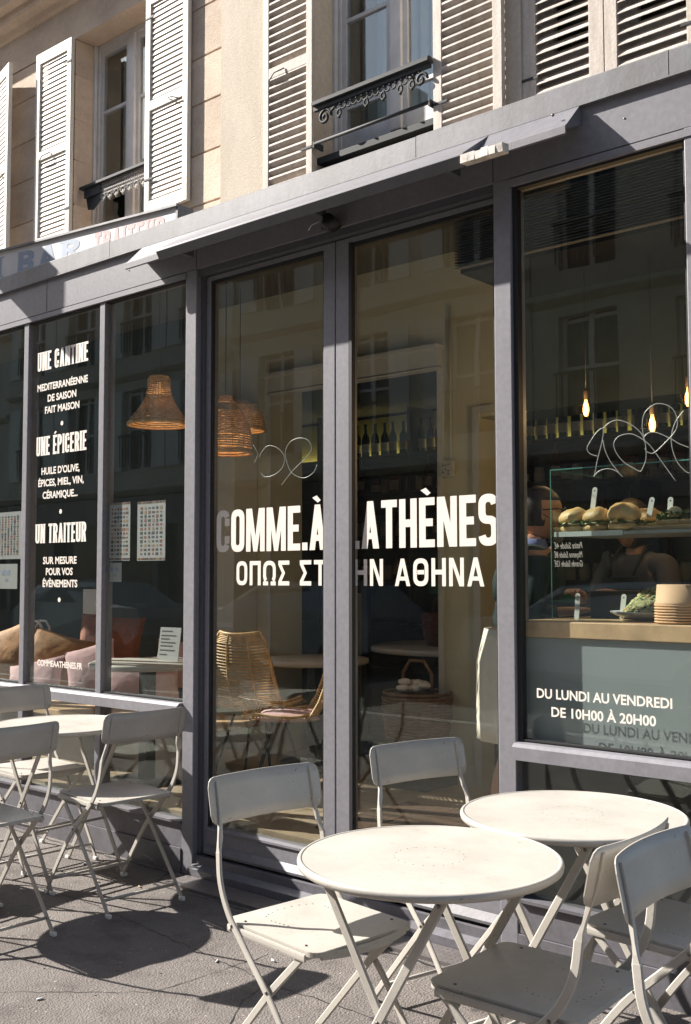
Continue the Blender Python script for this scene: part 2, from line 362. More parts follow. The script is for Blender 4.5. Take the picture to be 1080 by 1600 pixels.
def circle(cx, cy, r, n=10, rev=False):
    p = [(cx + r * math.cos(2 * math.pi * i / n), cy + r * math.sin(2 * math.pi * i / n)) for i in range(n)]
    return p[::-1] if rev else p
def rrect(x0, y0, x1, y1, r, n=6):
    p = []
    for cx, cy, a0 in ((x1 - r, y1 - r, 0), (x0 + r, y1 - r, 90), (x0 + r, y0 + r, 180), (x1 - r, y0 + r, 270)):
        for i in range(n + 1): a = R(a0 + 90 * i / n); p.append((cx + r * math.cos(a), cy + r * math.sin(a)))
    return p

def text_mesh(txt, x0, x1, z0, z1, y, bold=.012, capref=None, th=.0012, mirror=False, shear=0):
    """standard font text as geometry fitted to a box on the plane y, reading from -y"""
    cu = bpy.data.curves.new('tmp', 'FONT'); cu.body = txt; cu.size = 1; cu.offset = bold; cu.resolution_u = 3; cu.extrude = .0
    cu.shear = shear
    ob = bpy.data.objects.new('tmp', cu); COL.objects.link(ob)
    dg = bpy.context.evaluated_depsgraph_get(); me = bpy.data.meshes.new_from_object(ob.evaluated_get(dg))
    V = [v.co.copy() for v in me.vertices]; F = [tuple(p.vertices) for p in me.polygons]
    bpy.data.objects.remove(ob); bpy.data.curves.remove(cu); bpy.data.meshes.remove(me)
    ax0 = min(v.x for v in V); ax1 = max(v.x for v in V)
    cap = .729
    out = []
    for v in V:
        u = (v.x - ax0) / (ax1 - ax0)
        if mirror: u = 1 - u
        out.append((x0 + u * (x1 - x0), y, z0 + v.y / cap * (z1 - z0)))
    m = MB(); m.add(out, F)
    return m

# ---- heavy condensed lettering drawn from strokes
def glyph_strokes(ch, W, H, s, t):
    """list of polygons (closed) in x 0..W, z 0..H ; s vertical stem, t horizontal bar"""
    P = []
    def rect(x0, z0, x1, z1): P.append([(x0, z0), (x1, z0), (x1, z1), (x0, z1)])
    def quad(*p): P.append(list(p))
    def ring(a0, a1, x0=0, x1=W, z0=0, z1=H, n=22, ry=None):
        cx = (x0 + x1) / 2; a = (x1 - x0) / 2; b = (z1 - z0) / 2; cz = (z0 + z1) / 2; r = ry or min(a * 1.05, b)
        ri = max(r - t, .001); ai = a - s; out = []; inn = []
        for i in range(n + 1):
            th = R(a0 + (a1 - a0) * i / n); c, sn = math.cos(th), math.sin(th)
            e = .8; cc = math.copysign(abs(c) ** e, c); ss = math.copysign(abs(sn) ** e, sn)
            sg = 1 if sn > 1e-6 else (-1 if sn < -1e-6 else 0)
            out.append((cx + a * cc, cz + sg * (b - r) + r * ss)); inn.append((cx + ai * cc, cz + sg * (b - r) + ri * ss))
        for i in range(n): P.append([out[i], out[i + 1], inn[i + 1], inn[i]])
    mid = H * .52
    if ch in 'OΟ': ring(0, 360, n=36)
    elif ch == 'Θ': ring(0, 360, n=36); rect(s * 1.15, H / 2 - t * .45, W - s * 1.15, H / 2 + t * .45)
    elif ch == 'C': ring(18, 342, n=34); rect(W - s, H * .62, W, H * .80); rect(W - s, H * .20, W, H * .38)
    elif ch == 'S':
        ring(10, 270, z0=H / 2 - t * .5, n=28); ring(-170, 90, z1=H / 2 + t * .5, n=28)
    elif ch == 'U': ring(180, 360, n=20); rect(0, W * .5, s, H); rect(W - s, W * .5, W, H)
    elif ch == 'E': rect(0, 0, s, H); rect(s, 0, W, t); rect(s, H - t, W, H); rect(s, H * .5 - t / 2 + .0, W * .88, H * .5 + t / 2)
    elif ch == 'L': rect(0, 0, s, H); rect(s, 0, W, t)
    elif ch == 'I': rect(0, 0, s, H)
    elif ch in 'HΗ': rect(0, 0, s, H); rect(W - s, 0, W, H); rect(s, H * .5 - t / 2, W - s, H * .5 + t / 2)
    elif ch in 'TΤ': rect(0, H - t, W, H); rect(W / 2 - s / 2, 0, W / 2 + s / 2, H - t)
    elif ch == 'Π': rect(0, 0, s, H - t); rect(W - s, 0, W, H - t); rect(0, H - t, W, H)
    elif ch in 'NΝ': rect(0, 0, s * .95, H); rect(W - s * .95, 0, W, H); quad((s * .2, H), (s * 1.15, H), (W - s * .2, 0), (W - s * 1.15, 0))
    elif ch == 'M':
        k = s * .92; rect(0, 0, k, H); rect(W - k, 0, W, H)
        quad((k * .35, H), (k * 1.3, H), (W / 2 + k * .42, 0), (W / 2 - k * .42, 0)); quad((W - k * 1.3, H), (W - k * .35, H), (W / 2 + k * .42, 0), (W / 2 - k * .42, 0))
    elif ch in 'AΑ':
        quad((0, 0), (s, 0), (W / 2 + s * .5, H), (W / 2 - s * .5, H)); quad((W - s, 0), (W, 0), (W / 2 + s * .5, H), (W / 2 - s * .5, H))
        rect(s * .9, H * .20, W - s * .9, H * .20 + t * .85)
    elif ch == 'Σ':
        rect(0, 0, W, t); rect(0, H - t, W, H)
        quad((0, t), (s * 1.1, t), (W * .62, H / 2), (W * .62 - s * 1.05, H / 2)); quad((0, H - t), (s * 1.1, H - t), (W * .62, H / 2), (W * .62 - s * 1.05, H / 2))
    elif ch == 'Ω':
        ring(-52, 232, z0=H * .06, n=34); rect(0, 0, W * .40, t * .95); rect(W * .60, 0, W, t * .95)
    elif ch in 'PRB':
        rect(0, 0, s, H); ring(-90, 90, x0=-W * .25, x1=W, z0=H * .44, z1=H, n=16); rect(s, H - t, W * .45, H); rect(s, H * .44, W * .45, H * .44 + t)
        if ch == 'B': ring(-90, 90, x0=-W * .25, x1=W, z0=0, z1=H * .55, n=16); rect(s, 0, W * .45, t)
        if ch == 'R': quad((W * .42, H * .45), (W * .42 + s, H * .45), (W, 0), (W - s, 0))
    elif ch == '.': rect(0, 0, s, s * 1.05)
    return P
ADV = {'M': 1.36, 'N': 1.06, 'I': None, '.': None, ' ': .45, 'T': .92, 'E': .86, 'L': .82, 'Ω': 1.12, 'Θ': 1.08, 'Α': 1.12, 'A': 1.06, 'Σ': .95}
ACC = {'À': ('A', -1), 'È': ('E', -1), 'É': ('E', 1)}
def block_text(txt, x0, x1, z0, z1, y, stem=.34, bar=.17, gap=.16, serif=0, th=.0012, clip=None):
    """condensed grotesque lettering fitted to x0..x1, cap height z0..z1, facing -y"""
    H = z1 - z0
    def wid(c, W):
        b = ACC.get(c, (c,))[0]
        a = ADV.get(b, 1.0)
        if a is None: return W * stem
        return W * a
    tot = sum(wid(c, 1.0) for c in txt) + gap * (len(txt) - 1)
    W = (x1 - x0) / tot; m = MB(); x = x0; k = 0
    for c in txt:
        b, acc = ACC.get(c, (c, 0)); w = wid(c, W); s = W * stem; t = H * bar
        polys = glyph_strokes(b, w, H, s, t) if b != ' ' else []
        if acc:
            cx = w * .5; a = H * .045
            if acc < 0: polys.append([(cx - s * .95, H * 1.155), (cx - s * .15, H * 1.20), (cx + s * .60, H * 1.09), (cx + s * .05, H * 1.04)])
            else: polys.append([(cx + s * .95, H * 1.155), (cx + s * .15, H * 1.20), (cx - s * .60, H * 1.09), (cx - s * .05, H * 1.04)])
        if serif and b in 'UNEIRTPL':
            for sx in ([0, w - s] if b in 'UN' else ([w / 2 - s / 2] if b == 'T' else [0])):
                for zz in ([0, H - t * .4] if b not in 'U' else [H - t * .4]):
                    polys.append([(sx - serif * s, zz), (sx + s + serif * s, zz), (sx + s + serif * s, zz + t * .4), (sx - serif * s, zz + t * .4)])
        for p in polys:
            k += 1; yy = y - th - k * 3e-6
            vs = [(x + a, yy, z0 + bb) for a, bb in p]
            if clip: vs = [(min(max(v[0], clip[0]), clip[1]), v[1], v[2]) for v in vs]
            m.add(vs, [tuple(range(len(p)))])
        x += w + gap * W
    return m

F = 3.36           # front face of the shopfront posts
Y2 = 4.90          # face of the old building above

# ================================================================== GROUND
g = MB(); g.add([(-60, -1.6, 0), (60, -1.6, 0), (60, 60, 0), (-60, 60, 0)], [(0, 1, 2, 3)]); struct(g.build('pavement', M['asphalt']))
g = MB(); g.add([(-60, -60, -.13), (60, -60, -.13), (60, -1.6, -.13), (-60, -1.6, -.13)], [(0, 1, 2, 3)]); struct(g.build('road', M['road']))
g = MB(); g.box(-60, -1.75, -.2, 60, -1.6, .004); struct(g.build('kerb', M['granite']))
g = MB(); g.box(-60, -10.0, -.2, 60, -7.6, .0); struct(g.build('far_pavement', M['asphalt']))
# asphalt repair seams
def crack(pts, w_, seed):
    rn = random.Random(seed); m = MB(); vs = []; n = 0
    for (xa, ya), (xb, yb) in zip(pts[:-1], pts[1:]):
        k = max(2, int(math.hypot(xb - xa, yb - ya) / .035))
        for i in range(k):
            u = i / k; x = xa + (xb - xa) * u + rn.uniform(-.007, .007); y = ya + (yb - ya) * u + rn.uniform(-.007, .007); q = w_ * rn.uniform(.4, 1.4)
            dx, dy = -(yb - ya), xb - xa; L = math.hypot(dx, dy); vs += [(x + dx / L * q, y + dy / L * q, .0015), (x - dx / L * q, y - dy / L * q, .0015)]; n += 1
    m.add(vs, [(2 * i, 2 * i + 2, 2 * i + 3, 2 * i + 1) for i in range(n - 1)]); return m
seam = M['rubber']
struct(crack([(-6, 2.72), (-3.9, 2.80), (-2.6, 2.66), (-.6, 2.74)], .0022, 1).build('pavement_crack', seam))
struct(crack([(-2.75, 3.12), (-2.62, 2.5), (-2.35, 2.1), (-2.4, 1.5)], .0018, 2).build('pavement_crack', seam))
struct(crack([(-3.3, 2.0), (-2.9, 2.35), (-2.85, 2.9)], .0014, 3).build('pavement_crack', seam))
struct(crack([(-9, 3.325), (-4, 3.32), (-3.9, 3.16), (-2.15, 3.165), (-.7, 3.33)], .006, 4).build('pavement_joint', seam))
# interior floor
g = MB(); g.box(-9.4, 3.475, .004, -.7, 8.2, .25); struct(g.build('interior_floor', M['floor']))

# ================================================================== SHOPFRONT
shop = thing('cafe_shopfront', 'grey painted glazed cafe shopfront with cream lettering on its panes', 'shopfront')
def P(name, mb, m, label=None, parent=None):
    o = mb.build(name, m, parent or shop)
    if label: o['label'] = label
    return o
# fascia, trim and flashing
P('fascia', MB().box(-9.4, F, 2.905, -.7, F + .08, 3.125), M['paint'])
P('fascia_trim', MB().box(-9.4, F - .004, 2.872, -3.945, F + .08, 2.899).box(-2.085, F - .004, 2.872, -.7, F + .08, 2.899), M['paint'])
fl = MB()
for a, b, dz in ((-9.4, -7.2, 0), (-7.197, -4.55, .002), (-4.547, -2.52, -.001), (-2.517, -1.45, .001), (-1.447, -.7, -.001)):
    fl.prism_x([(3.345, 3.094 + dz), (3.345, 3.180 + dz), (3.352, 3.186 + dz), (4.895, 3.44 + dz), (4.895, 3.40), (3.42, 3.15), (3.358, 3.13), (3.358, 3.094 + dz)], a, b)
P('roof_flashing', fl, M['zinc'])
P('flashing_edge', MB().box(-9.4, 3.341, 3.088, -.7, 3.3595, 3.0935), M['zinc'])
for x in (-6.55, -5.15, -3.87, -2.163, -1.0): P('panel_seam', MB().box(x, F - .0012, 2.906, x + .0025, F - .0002, 3.09), M['rubber'])
for x in (-6.2, -5.0, -4.4, -1.62, -1.2): P('screw', MB().ball((x, F - .001, 3.0), .004, (1, .5, 1), 0, 1), M['screw'])
# posts
P('post', MB().bbox(-3.947, F, .0, -3.868, F + .10, 2.905, .004), M['paint'])
P('post', MB().bbox(-2.163, F, .0, -2.087, F + .10, 2.905, .004), M['paint'])
P('post', MB().bbox(-1.408, F, .0, -1.30, F + .10, 2.905, .004), M['paint'])
P('post', MB().bbox(-8.0, F, .0, -7.9, F + .10, 2.905, .004), M['paint'])
for x0, x1 in ((-5.378, -5.330), (-4.652, -4.606), (-6.12, -6.075), (-6.86, -6.81)):
    P('mullion', MB().bbox(x0, F + .004, .235, x1, F + .075, 2.872, .003), M['paint'])
# sills
for x0, x1 in ((-7.9, -3.949), (-2.085, -1.41), (-1.3, -.7)):
    P('sill', MB().prism_x([(F - .035, .742), (F - .035, .788), (F - .02, .800), (F + .09, .806), (F + .09, .742)], x0, x1), M['paint'])
    P('kick_board', MB().box(x0, F + .004, .119, x1, F + .07, .235).box(x0, F - .012, .232, x1, F + .07, .243).box(x0, F - .006, .0, x1, F + .07, .1165), M['paint_low'])
    P('lower_pane', MB().box(x0, F + .04, .243, x1, F + .046, .742), M['glass'])
    P('window_gasket', MB().box(x0, F + .012, 2.862, x1, F + .04, 2.872), M['rubber']); P('window_gasket', MB().box(x0, F + .012, .806, x1, F + .04, .812), M['rubber'])
def pane(x0, x1, y, z0, z1, name='window_pane'): return P(name, MB().box(x0, y, z0, x1, y + .006, z1), M['glass'])
for x0, x1 in ((-7.9, -6.86), (-6.81, -6.12), (-6.075, -5.378), (-5.330, -4.652), (-4.606, -3.947), (-2.087, -1.408), (-1.3, -.7)):
    pane(x0, x1, F + .028, .806, 2.868)
P('window_gasket', MB().box(-2.087, F + .014, .81, -2.068, F + .045, 2.866), M['rubber'])
P('window_gasket', MB().box(-1.418, F + .014, .81, -1.408, F + .045, 2.866), M['rubber'])
# head over the doors
P('door_head', MB().box(-3.868, F + .012, 2.872, -2.163, F + .09, 2.905), M['paint_dark'])
P('door_jamb', MB().box(-3.868, F + .03, .10, -3.845, F + .10, 2.872), M['paint_dark'])
P('door_threshold', MB().prism_x([(F - .03, .0), (F - .03, .045), (F + .01, .06), (F + .01, .096), (F + .10, .096), (F + .10, .0)], -3.868, -2.163), M['paint_low'])
st = MB().box(-3.86, F - .17, .0, -2.15, F - .035, .014)
for i in range(70):
    for j in range(5):
        x = -3.84 + i * .0242; y = F - .158 + j * .026; a = .7 if (i + j) % 2 else -.7
        dx, dy = .009 * math.cos(a), .009 * math.sin(a)
        st.add([(x - dx, y - dy, .0143), (x, y - .002, .0165), (x + dx, y + dy, .0143), (x, y + .002, .0165)], [(0, 1, 2, 3)])
P('tread_plate', st, M['plate'])
# door leaves
YD = F + .045
def door_leaf(x0, x1, gx0, gx1, label):
    d = MB()
    d.bbox(x0, YD, .10, gx0, YD + .055, 2.868, .003); d.bbox(gx1, YD, .10, x1, YD + .055, 2.868, .003)
    d.box(gx0, YD + .001, .10, gx1, YD + .054, .215); d.box(gx0, YD + .001, 2.845, gx1, YD + .054, 2.867)
    d.prism_x([(YD - .006, .216), (YD - .006, .226), (YD + .05, .232), (YD + .05, .216)], gx0, gx1)
    dl = P('door', d, M['paint'], label)
    P('door_glass', MB().box(gx0, YD + .022, .228, gx1, YD + .028, 2.845), M['glass'], parent=dl)
    P('glass_bead', MB().box(gx0, YD + .006, .232, gx0 + .012, YD + .021, 2.845).box(gx1 - .008, YD + .006, .232, gx1, YD + .021, 2.845).box(gx0, YD + .005, 2.828, gx1, YD + .0205, 2.845), M['rubber'], parent=dl)
    P('weather_bar', MB().prism_x([(YD - .022, .112), (YD - .022, .122), (YD - .0005, .150), (YD - .0005, .112)], gx0, gx1), M['paint_low'], parent=dl)
    return dl
dl1 = door_leaf(-3.845, -3.009, -3.815, -3.076, 'left glazed door leaf')
dl2 = door_leaf(-3.003, -2.163, -2.928, -2.19, 'right glazed door leaf')
P('door_stop', MB().box(-3.010, YD + .01, .1, -3.002, YD + .04, 2.868), M['rubber'])
P('reveal_post', MB().box(-2.928, YD - .002, .1, -2.912, YD + .021, 2.845), M['rubber'])

# ---- lettering on the glass
YG = YD + .022
lt = block_text('COMME.À', -3.785, -3.082, 1.522, 1.722, YG, stem=.36, bar=.155, gap=.13)
P('lettering', lt, M['letter'], parent=dl1)
lt = block_text('.ATHÈNES', -2.922, -2.196, 1.522, 1.722, YG, stem=.36, bar=.155, gap=.13)
P('lettering', lt, M['letter'], parent=dl2)
lt = block_text('ΟΠΩΣ ΣΤ', -3.645, -3.078, 1.366, 1.478, YG, stem=.26, bar=.17, gap=.22)
P('lettering', lt, M['letter'], parent=dl1)
lt = block_text('ΗΝ ΑΘΗΝΑ', -2.918, -2.262, 1.366, 1.478, YG, stem=.26, bar=.17, gap=.22)
P('lettering', lt, M['letter'], parent=dl2)
YW = F + .028
sg = MB()
def merge(a, b): a.add(b.v, b.f)
for tx, x0, x1, z in (('UNE CANTINE', -5.275, -4.785, 2.582), ('UNE ÉPICERIE', -5.272, -4.789, 2.094), ('UN TRAITEUR', -5.265, -4.781, 1.597)):
    P('lettering', block_text(tx, x0, x1, z, z + .108, YW, stem=.42, bar=.135, gap=.16, serif=.14), M['letter'])
for tx, x0, x1, z in (('MEDITERRANÉENNE', -5.27, -4.785, 2.466), ('DE SAISON', -5.165, -4.89, 2.398), ('FAIT MAISON', -5.19, -4.86, 2.332),
                      ('HUILE D\'OLIVE,', -5.215, -4.85, 1.985), ('ÉPICES, MIEL, VIN,', -5.245, -4.81, 1.918), ('CÉRAMIQUE...', -5.20, -4.865, 1.848),
                      ('SUR MESURE', -5.185, -4.865, 1.480), ('POUR VOS', -5.155, -4.90, 1.418), ('ÉVÈNEMENTS', -5.185, -4.855, 1.352),
                      ('COMMEAATHENES.FR', -5.225, -4.80, .912)):
    P('lettering', text_mesh(tx, x0, x1, z, z + (.040 if z > 1 else .034), YW - .0012, bold=.028), M['letter'])
for z in (2.262, 1.769, 1.281):
    c = [(-5.022 + .013 * math.cos(a), YW - .0012, z + .013 * math.sin(a)) for a in [2 * math.pi * i / 16 for i in range(16)]]
    P('dot', MB().add(c, [tuple(range(16))]), M['letter'])
P('lettering', text_mesh('DU LUNDI AU VENDREDI', -2.014, -1.500, .965, 1.000, YW - .0012, bold=.022), M['letter'])
P('lettering', text_mesh('DE 10H00 À 20H00', -1.955, -1.558, .902, .937, YW - .0012, bold=.022), M['letter'])

# ================================================================== AWNING HOUSING
aw = thing('awning_housing', 'long grey folded-awning cover running under the zinc edge above the doors', 'awning', (0, 0, 0))
for xa, xb in ((-4.267, -3.921), (-2.0, -1.782)):
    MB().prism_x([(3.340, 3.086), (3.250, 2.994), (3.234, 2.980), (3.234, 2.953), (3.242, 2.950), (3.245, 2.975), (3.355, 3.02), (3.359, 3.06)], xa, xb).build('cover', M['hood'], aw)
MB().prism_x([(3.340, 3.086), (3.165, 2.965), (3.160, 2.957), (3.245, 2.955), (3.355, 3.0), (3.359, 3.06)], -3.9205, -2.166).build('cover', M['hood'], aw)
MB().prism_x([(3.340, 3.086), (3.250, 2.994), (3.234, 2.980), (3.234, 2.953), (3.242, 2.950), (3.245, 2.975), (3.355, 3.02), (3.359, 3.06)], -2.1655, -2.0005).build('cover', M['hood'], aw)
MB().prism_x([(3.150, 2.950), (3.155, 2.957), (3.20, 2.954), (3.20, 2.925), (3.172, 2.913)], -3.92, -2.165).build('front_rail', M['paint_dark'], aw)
rp = MB()
random.seed(3)
for i in range(6):
    x = -2.165 + i * .03
    rp.prism_x([(3.146 + random.uniform(-.003, .003), 2.917), (3.146, 2.95 + random.uniform(-.004, .003)), (3.19, 2.955), (3.19, 2.92)], x, x + .0302)
rp.build('broken_rail_end', mat('flaking_white', (.72, .66, .60), .7, var=.5, vscale=22), aw)
for x in (-3.85, -3.0, -2.3): MB().box(x, 3.19, 2.94, x + .03, 3.30, 2.975).build('bracket', M['paint_dark'], aw)
MB().ball((-1.845, 3.262, 3.045), .006).build('screw', M['screw'], aw)
# lamp under awning
lampo = thing('dark_spotlight', 'small broken dark round lamp hanging under the awning cover above the doors', 'lamp', (-2.955, 3.30, 2.90))
b = MB()
prof = []
for i in range(9):
    a = R(90 - i * 11.5); prof.append((.052 * math.cos(a), .052 * math.sin(a)))
b.lathe([(r * .85, z - .03) for r, z in prof][::-1], seg=20, cap=False).build('lamp_bowl', M['metal_dark'], lampo, rot=(R(180 - 35), R(25), 0))
MB().tube([(0, .0, .05), (-.02, -.01, .02), (-.03, .0, -.01)], .008).build('lamp_arm', M['metal_dark'], lampo)
MB().tube([(-.03, -.02, .02), (-.07, -.03, .01), (-.085, -.03, -.01)], .0025, 6).build('loose_wire', M['wire'], lampo)

# ================================================================== SIGNBOARD on the roof edge
sb = thing('rooftop_signboard', 'old white signboard with faded blue and red letters standing on the zinc edge', 'sign', (-4.10, 0, 3.20)); sb.rotation_euler = (0, R(3.6), 0)
MB().box(-2.8, 3.42, -.1, 0, 3.50, .082).build('board', M['sign_w'], sb)
MB().box(-2.8, 3.405, .082, .015, 3.52, .094).build('top_trim', M['zinc'], sb)
MB().box(.0002, 3.415, -.1, .017, 3.52, .0815).build('end_cap', M['zinc'], sb)
block_text('TRAITEUR', -.69, -.09, -.075, .052, 3.42, stem=.34, bar=.2, gap=.3, serif=.35).build('lettering', M['sign_red'], sb)
block_text('N BAR', -1.81, -.83, -.075, .052, 3.42, stem=.34, bar=.2, gap=.3, serif=.35).build('lettering', M['sign_blue'], sb)
# unseen panel added outside the frame to throw slanting shade on the fascia
ps = thing('shade_caster', 'added flat panel, unseen beyond the left edge of the picture, casting slanting shade', 'sign', (-6.3, 2.76, 3.65))
MB().bbox(-.03, .14, .0, .03, .5, .41, .004).build('shade_panel', M['sign_w'], ps)
MB().box(-.012, .5, .1, .012, .60, .13).box(-.012, .5, .3, .012, .60, .33).build('bracket', M['metal_dark'], ps)

# ================================================================== UPPER BUILDINGS
stone = thing('stone_building', 'warm cut-stone building with louvred shutters above the left of the cafe', 'building')
plas = thing('plaster_building', 'pale plastered building with weathered shutters above the right of the cafe', 'building')
def wall_with_openings(x0, x1, z0, z1, ops, y0=Y2, y1=Y2 + .35):
    m = MB(); xs = x0
    for ox0, ox1, oz0, oz1 in sorted(ops):
        m.box(xs, y0, z0, ox0, y1, z1)
        m.box(ox0, y0, z0, ox1, y1, oz0)
        m.box(ox0, y0, oz1, ox1, y1, z1); xs = ox1
    m.box(xs, y0, z0, x1, y1, z1); return m
W1 = (-7.15, -6.19, 4.0, 5.80); W0 = (-9.36, -8.40, 4.0, 5.80); W2 = (-4.50, -3.53, 4.0, 5.95); W3 = (-2.965, -1.955, 3.9, 5.95)
# stone wall built of courses with recessed joints
sw = MB()
zs = [3.28, 3.68, 4.048, 4.42, 4.79, 5.13, 5.50, 5.795]
for xa, xb in ((-12.5, W0[0]), (W0[1], W1[0]), (W1[1], -5.385)):
    for z0, z1 in zip(zs[:-1], zs[1:]):
        n = 1 if xb - xa < 1.3 else 3
        for i in range(n):
            a = xa + (xb - xa) * i / n; c = xa + (xb - xa) * (i + 1) / n
            d = random.uniform(0, .003)
            sw.prism_x([(Y2 - d, z0 + .010), (Y2 - d, z1 - .006), (Y2 + .012, z1), (Y2 + .3, z1), (Y2 + .3, z0), (Y2 + .012, z0 + .002)], a + (.004 if i else 0), c)
for xa, xb, za, zb in ((W0[0], W0[1], 3.28, 3.98), (W1[0], W1[1], 3.28, 3.98)): sw.box(xa, Y2 + .002, za, xb, Y2 + .3, zb)
sw.box(-12.5, Y2 - .001, 5.803, -5.385, Y2 + .3, 12.5)
sw.build('wall', M['stone'], stone)
MB().box(-12.5, Y2 + .02, 3.28, W0[0] - .01, Y2 + .31, 5.81).box(W0[1] + .01, Y2 + .02, 3.28, W1[0] - .01, Y2 + .31, 5.81).box(W1[1] + .01, Y2 + .02, 3.28, -5.39, Y2 + .31, 5.81).build('mortar', M['joint'], stone)
MB().prism_x([(Y2, 6.11), (Y2 - .03, 6.12), (Y2 - .05, 6.16), (Y2 - .13, 6.175), (Y2 - .14, 6.20), (Y2 - .14, 6.245), (Y2 - .22, 6.255), (Y2 - .24, 6.30), (Y2 - .30, 6.34), (Y2 - .30, 6.38), (Y2, 6.44)], -12.5, -5.385).build('cornice', M['stone'], stone)
pw = wall_with_openings(-5.385, 2.0, 3.28, 12.5, [W2, W3])
pw.build('wall', M['plaster'], plas)
MB().box(-5.385, Y2 - .012, 3.28, -4.93, Y2 - .001, 12.5).build('pilaster', M['plaster'], plas)

def slat(m, x0, x1, z, y0, depth, tilt, th=.007):
    """louvre blade, outer edge lower"""
    dy = depth * math.cos(tilt); dz = depth * math.sin(tilt)
    m.prism_x([(y0, z - dz), (y0 + dy, z), (y0 + dy, z + th), (y0, z - dz + th)], x0, x1)
def shutter(x0, x1, z0, z1, y, pitch, m_, parent, label=None, st=.055, rail=.09, midz=None, hinge='l', ang=0, old=False, rev=False):
    wd = x1 - x0; fr = MB(); y0, y1 = 0, .034
    fr.bbox(0, y0, z0, st, y1, z1, .002); fr.bbox(wd - st, y0, z0, wd, y1, z1, .002)
    fr.box(st, y0 + .001, z0, wd - st, y1 - .001, z0 + rail); fr.box(st, y0 + .001, z1 - rail, wd - st, y1 - .001, z1)
    segs = [(z0 + rail, z1 - rail)]
    if midz: fr.box(st, y0 + .001, midz, wd - st, y1 - .001, midz + .07); segs = [(z0 + rail, midz), (midz + .07, z1 - rail)]
    rnd = random.Random(int(abs(x0) * 1000))
    sm = MB()
    for a, b in segs:
        n = int((b - a) / pitch); p = (b - a) / n
        for i in range(n):
            jz = rnd.uniform(-.002, .002) if old else 0
            zt = a + (i + .99) * p + jz
            if not old: slat(sm, st - .002, wd - st + .002, zt, y0 + .010, p * .68, R(76), .005)
            elif rev:
                dy = .022; dz = p * .5; sm.prism_x([(y0 + .002, zt - p * .20), (y0 + .004 + dy, zt - dz - p * .2), (y0 + .004 + dy, zt - dz + .006 - p * .2), (y0 + .010, zt + .005), (y0 + .003, zt + .002)], st - .002, wd - st + .002)
            else: slat(sm, st - .002, wd - st + .002, zt, y0 + .002, p * 1.05, R(52 + rnd.uniform(-3, 3)), .006)
    org = (x0, y, 0) if hinge == 'l' else (x1, y, 0)
    if hinge != 'l':
        fr.v = [(a - wd, b, c) for a, b, c in fr.v]; sm.v = [(a - wd, b, c) for a, b, c in sm.v]
    hw = MB(); k = 1 if hinge == 'l' else -1
    for z in (z0 + .25, z1 - .2): hw.box(0 * k, -.004, z, .10 * k, -.0005, z + .014)
    if midz:
        hw.tube([(wd * .55 * k, -.004, midz + .03), (wd * .7 * k, -.03, midz + .01), (wd * .85 * k, -.012, midz - .02)], .004, 6)
    o = fr.build('shutter', m_, parent, loc=org, rot=(0, 0, ang))
    if label: o['label'] = label
    sm.build('louvre', m_, o); hw.build('hinge', M['iron'], o)
    return o
YS = Y2 - .044
shutter(-8.40, -7.87, 4.10, 5.785, YS, .040, M['shut'], stone, 'shutter at the left edge of the picture', midz=4.85, hinge='l', ang=R(-13))
shutter(-7.625, -7.135, 4.12, 5.79, YS - .01, .040, M['shut'], stone, 'shutter left of the stone-framed window', midz=4.87, hinge='r', ang=R(1))
shutter(-6.19, -5.70, 4.10, 5.79, YS, .040, M['shut'], stone, 'shutter right of the stone-framed window', midz=4.88, hinge='l', ang=R(-.5))
shutter(-9.85, -9.36, 4.12, 5.785, YS, .040, M['shut'], stone, midz=4.87, hinge='r')
shutter(-4.932, -4.487, 3.90, 5.90, YS, .054, M['shut2'], plas, 'weathered shutter left of the iron guard rail', midz=4.72, st=.05, hinge='r', old=True, rev=True)
shutter(-3.528, -3.055, 3.88, 5.90, YS, .054, M['shut2'], plas, 'weathered shutter right of the iron guard rail', st=.06, hinge='l', ang=R(-1), old=True, rev=True)
shutter(-2.965, -2.475, 3.86, 5.90, Y2 + .01, .056, M['shut2'], plas, 'closed weathered shutter leaf', st=.085, hinge='l', old=True)
shutter(-2.470, -1.96, 3.86, 5.90, Y2 + .01, .056, M['shut2'], plas, 'closed weathered shutter leaf at the top right corner', st=.07, hinge='r', old=True)

def win(x0, x1, z0, z1, parent, bars, xm=None, label=None, open_=False):
    y = Y2 + .20
    f = MB(); f.bbox(x0, y, z0, x0 + .05, y + .07, z1, .004); f.bbox(x1 - .05, y, z0, x1, y + .07, z1, .004)
    f.box(x0 + .05, y + .001, z1 - .05, x1 - .05, y + .069, z1); f.box(x0 + .05, y + .001, z0, x1 - .05, y + .069, z0 + .06)
    f.bbox(x0 - .0, y - .03, z0, x0 + .025, y - .001, z1, .004); f.bbox(x1 - .025, y - .03, z0, x1, y - .001, z1, .004)
    xm = xm or (x0 + x1) / 2
    f.bbox(xm - .045, y - .012, z0 + .06, xm + .045, y + .05, z1 - .05, .006)
    for a, b in ((x0 + .05, xm - .045), (xm + .045, x1 - .05)):
        f.box(a, y + .008, z0 + .061, a + .038, y + .05, z1 - .051); f.box(b - .038, y + .008, z0 + .061, b, y + .05, z1 - .051)
        f.box(a + .038, y + .009, z1 - .1, b - .038, y + .049, z1 - .052); f.box(a + .038, y + .009, z0 + .062, b - .038, y + .049, z0 + .16)
        for zb in bars: f.box(a + .038, y + .012, zb - .012, b - .038, y + .045, zb + .012)
    o = f.build('window', M['wframe'], parent)
    if label: o['label'] = label
    MB().box(x0 + .06, y + .026, z0 + .08, x1 - .06, y + .030, z1 - .06).build('pane', M['glass_up'], o)
    return o
w1 = win(W1[0], W1[1], 4.03, W1[3], stone, [4.63, 5.22], label='window between the white shutters')
w0 = win(W0[0], W0[1], 4.03, W0[3], stone, [4.63, 5.22])
